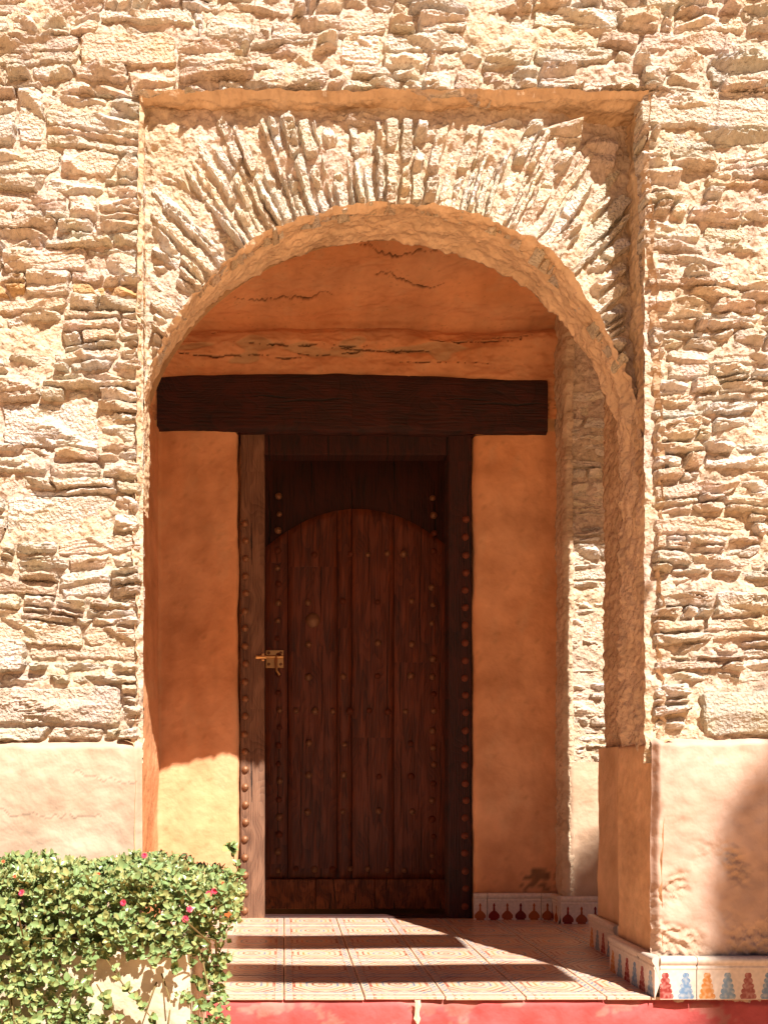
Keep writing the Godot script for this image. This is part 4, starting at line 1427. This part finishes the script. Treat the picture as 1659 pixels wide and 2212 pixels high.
	for k in mini(290, order.size()):
		var o := fast_obj("leaf", k, lm[k % 3], M["leaf%d" % (k % 3)], bush)
		o.transform = frames[order[k]]
	for g in 3:
		var mm := MultiMesh.new()
		mm.transform_format = MultiMesh.TRANSFORM_3D
		mm.mesh = lm[g]
		var mine := []
		for k in range(290, order.size()):
			if order[k] % 3 == g: mine.append(frames[order[k]])
		mm.instance_count = mine.size()
		for k in mine.size(): mm.set_instance_transform(k, mine[k])
		var mi := MultiMeshInstance3D.new()
		mi.name = "foliage" if g == 0 else "foliage_%03d" % g
		mi.multimesh = mm
		mi.material_override = M["leaf%d" % g]
		bush.add_child(mi, true)
		mi.set_meta("kind", "stuff")
	var fm := flower_mesh()
	var n := 0
	for q in [[49, 1929, 0.74], [268, 1950, 0.75], [452, 1931, 0.80], [464, 1925, 0.80], [410, 1964, 0.765], [401, 1985, 0.765], [313, 1848, 0.83], [33, 1893, 0.78], [482, 1908, 0.82], [406, 1877, 0.82], [214, 1888, 0.79], [8, 1861, 0.80]]:
		var p := pt(q[0], q[1], q[2])
		var o := fast_obj("flower", n, fm, M.petal if n < 7 else M.petal_bud, bush, p - o0)
		o.scale = Vector3.ONE * (0.0108 if n < 7 else 0.0062)
		o.rotation = Vector3(-0.5 + hsh(n, 1.0) * 0.4, hsh(n, 2.0) - 0.5, hsh(n, 3.0))
		n += 1

# ---------------------------------------------------------------- things outside the picture that shade it
func outside_things() -> void:
	var strips := [[1.21, 0.33, 0.08, 1.72, "rear canvas strip out of view, added to cast a shadow band on the porch floor"], [1.845, 0.31, 0.34, 1.99, "front canvas strip out of view, added to cast a shadow band on the porch floor"]]  # made-up strips out of view, placed to band the porch floor with shadow
	for q in strips:
		var o := thing("added_shade_strip", q[4], "shade", Vector3(0, 2.75, q[0]), "unseen canvas strips added for the floor shadows")
		var ln: float = q[3] - q[2]
		var s := surf(30, 8, func(u: float, v: float) -> Vector3: return Vector3(lerpf(q[2], q[3], u), 0.012 * sin(u * 9.0) - 0.02 * sin(PI * u), lerpf(q[1] * 0.5, -q[1] * 0.5, v)), func(_p: Vector3) -> Color: return Color.WHITE)
		obj("canvas", s.mesh(), M.canvas, o)
		for e in [0, 1]:
			var x: float = q[2] if e == 0 else q[3]
			obj("cord", tube(PackedVector3Array([Vector3(x, 0, 0), Vector3(x, 0.9, -0.5 * q[0]), Vector3(x, 1.9, -q[0] + 0.02)]), 0.0015, 0.0015, 4).mesh(), M.cord, o)
	# a tall slender tree in the yard, whose two clumps of crown shade the foot of the wall
	var tree := thing("yard_tree", "tall slender tree of the yard with two dense clumps of leaves", "tree", Vector3(4.82, -0.36, 6.67))
	var tr := PackedVector3Array()
	for k in 20: tr.append(Vector3(0.12 * sin(k * 0.35), 10.6 * k / 19.0, 0.08 * sin(k * 0.5)))
	obj("trunk", tube(tr, 0.12, 0.03, 10).mesh(), M.bark, tree)
	for q in [[Vector3(-0.02, 8.80, 0.0), 0.74, 6400], [Vector3(0.28, 10.40, 0.0), 0.55, 3400]]:
		var cr := Shape.new()
		var lobes := []
		for k in 9:
			var d := Vector3(rng.randf() - 0.5, rng.randf() - 0.5, rng.randf() - 0.5).normalized()
			lobes.append([d * q[1] * rng.randf_range(0.35, 0.62), q[1] * rng.randf_range(0.38, 0.55)])
		for k in q[2]:
			var lb: Array = lobes[k % 9]
			var d := Vector3(rng.randf() - 0.5, rng.randf() - 0.5, rng.randf() - 0.5).normalized()
			var c: Vector3 = q[0] + lb[0] + d * lb[1] * pow(rng.randf(), 0.5)
			var a := Vector3(rng.randf() - 0.5, rng.randf() - 0.8, rng.randf() - 0.5).normalized()
			var b := a.cross(d).normalized() * 0.022
			cr.tri(c - b, c + a * 0.10, c + b, Vector3(0, -99, 0))
			cr.tri(c - b, c + b, c - a * 0.03, Vector3(0, -99, 0))
		obj("crown", cr.mesh(), M.frond, tree)
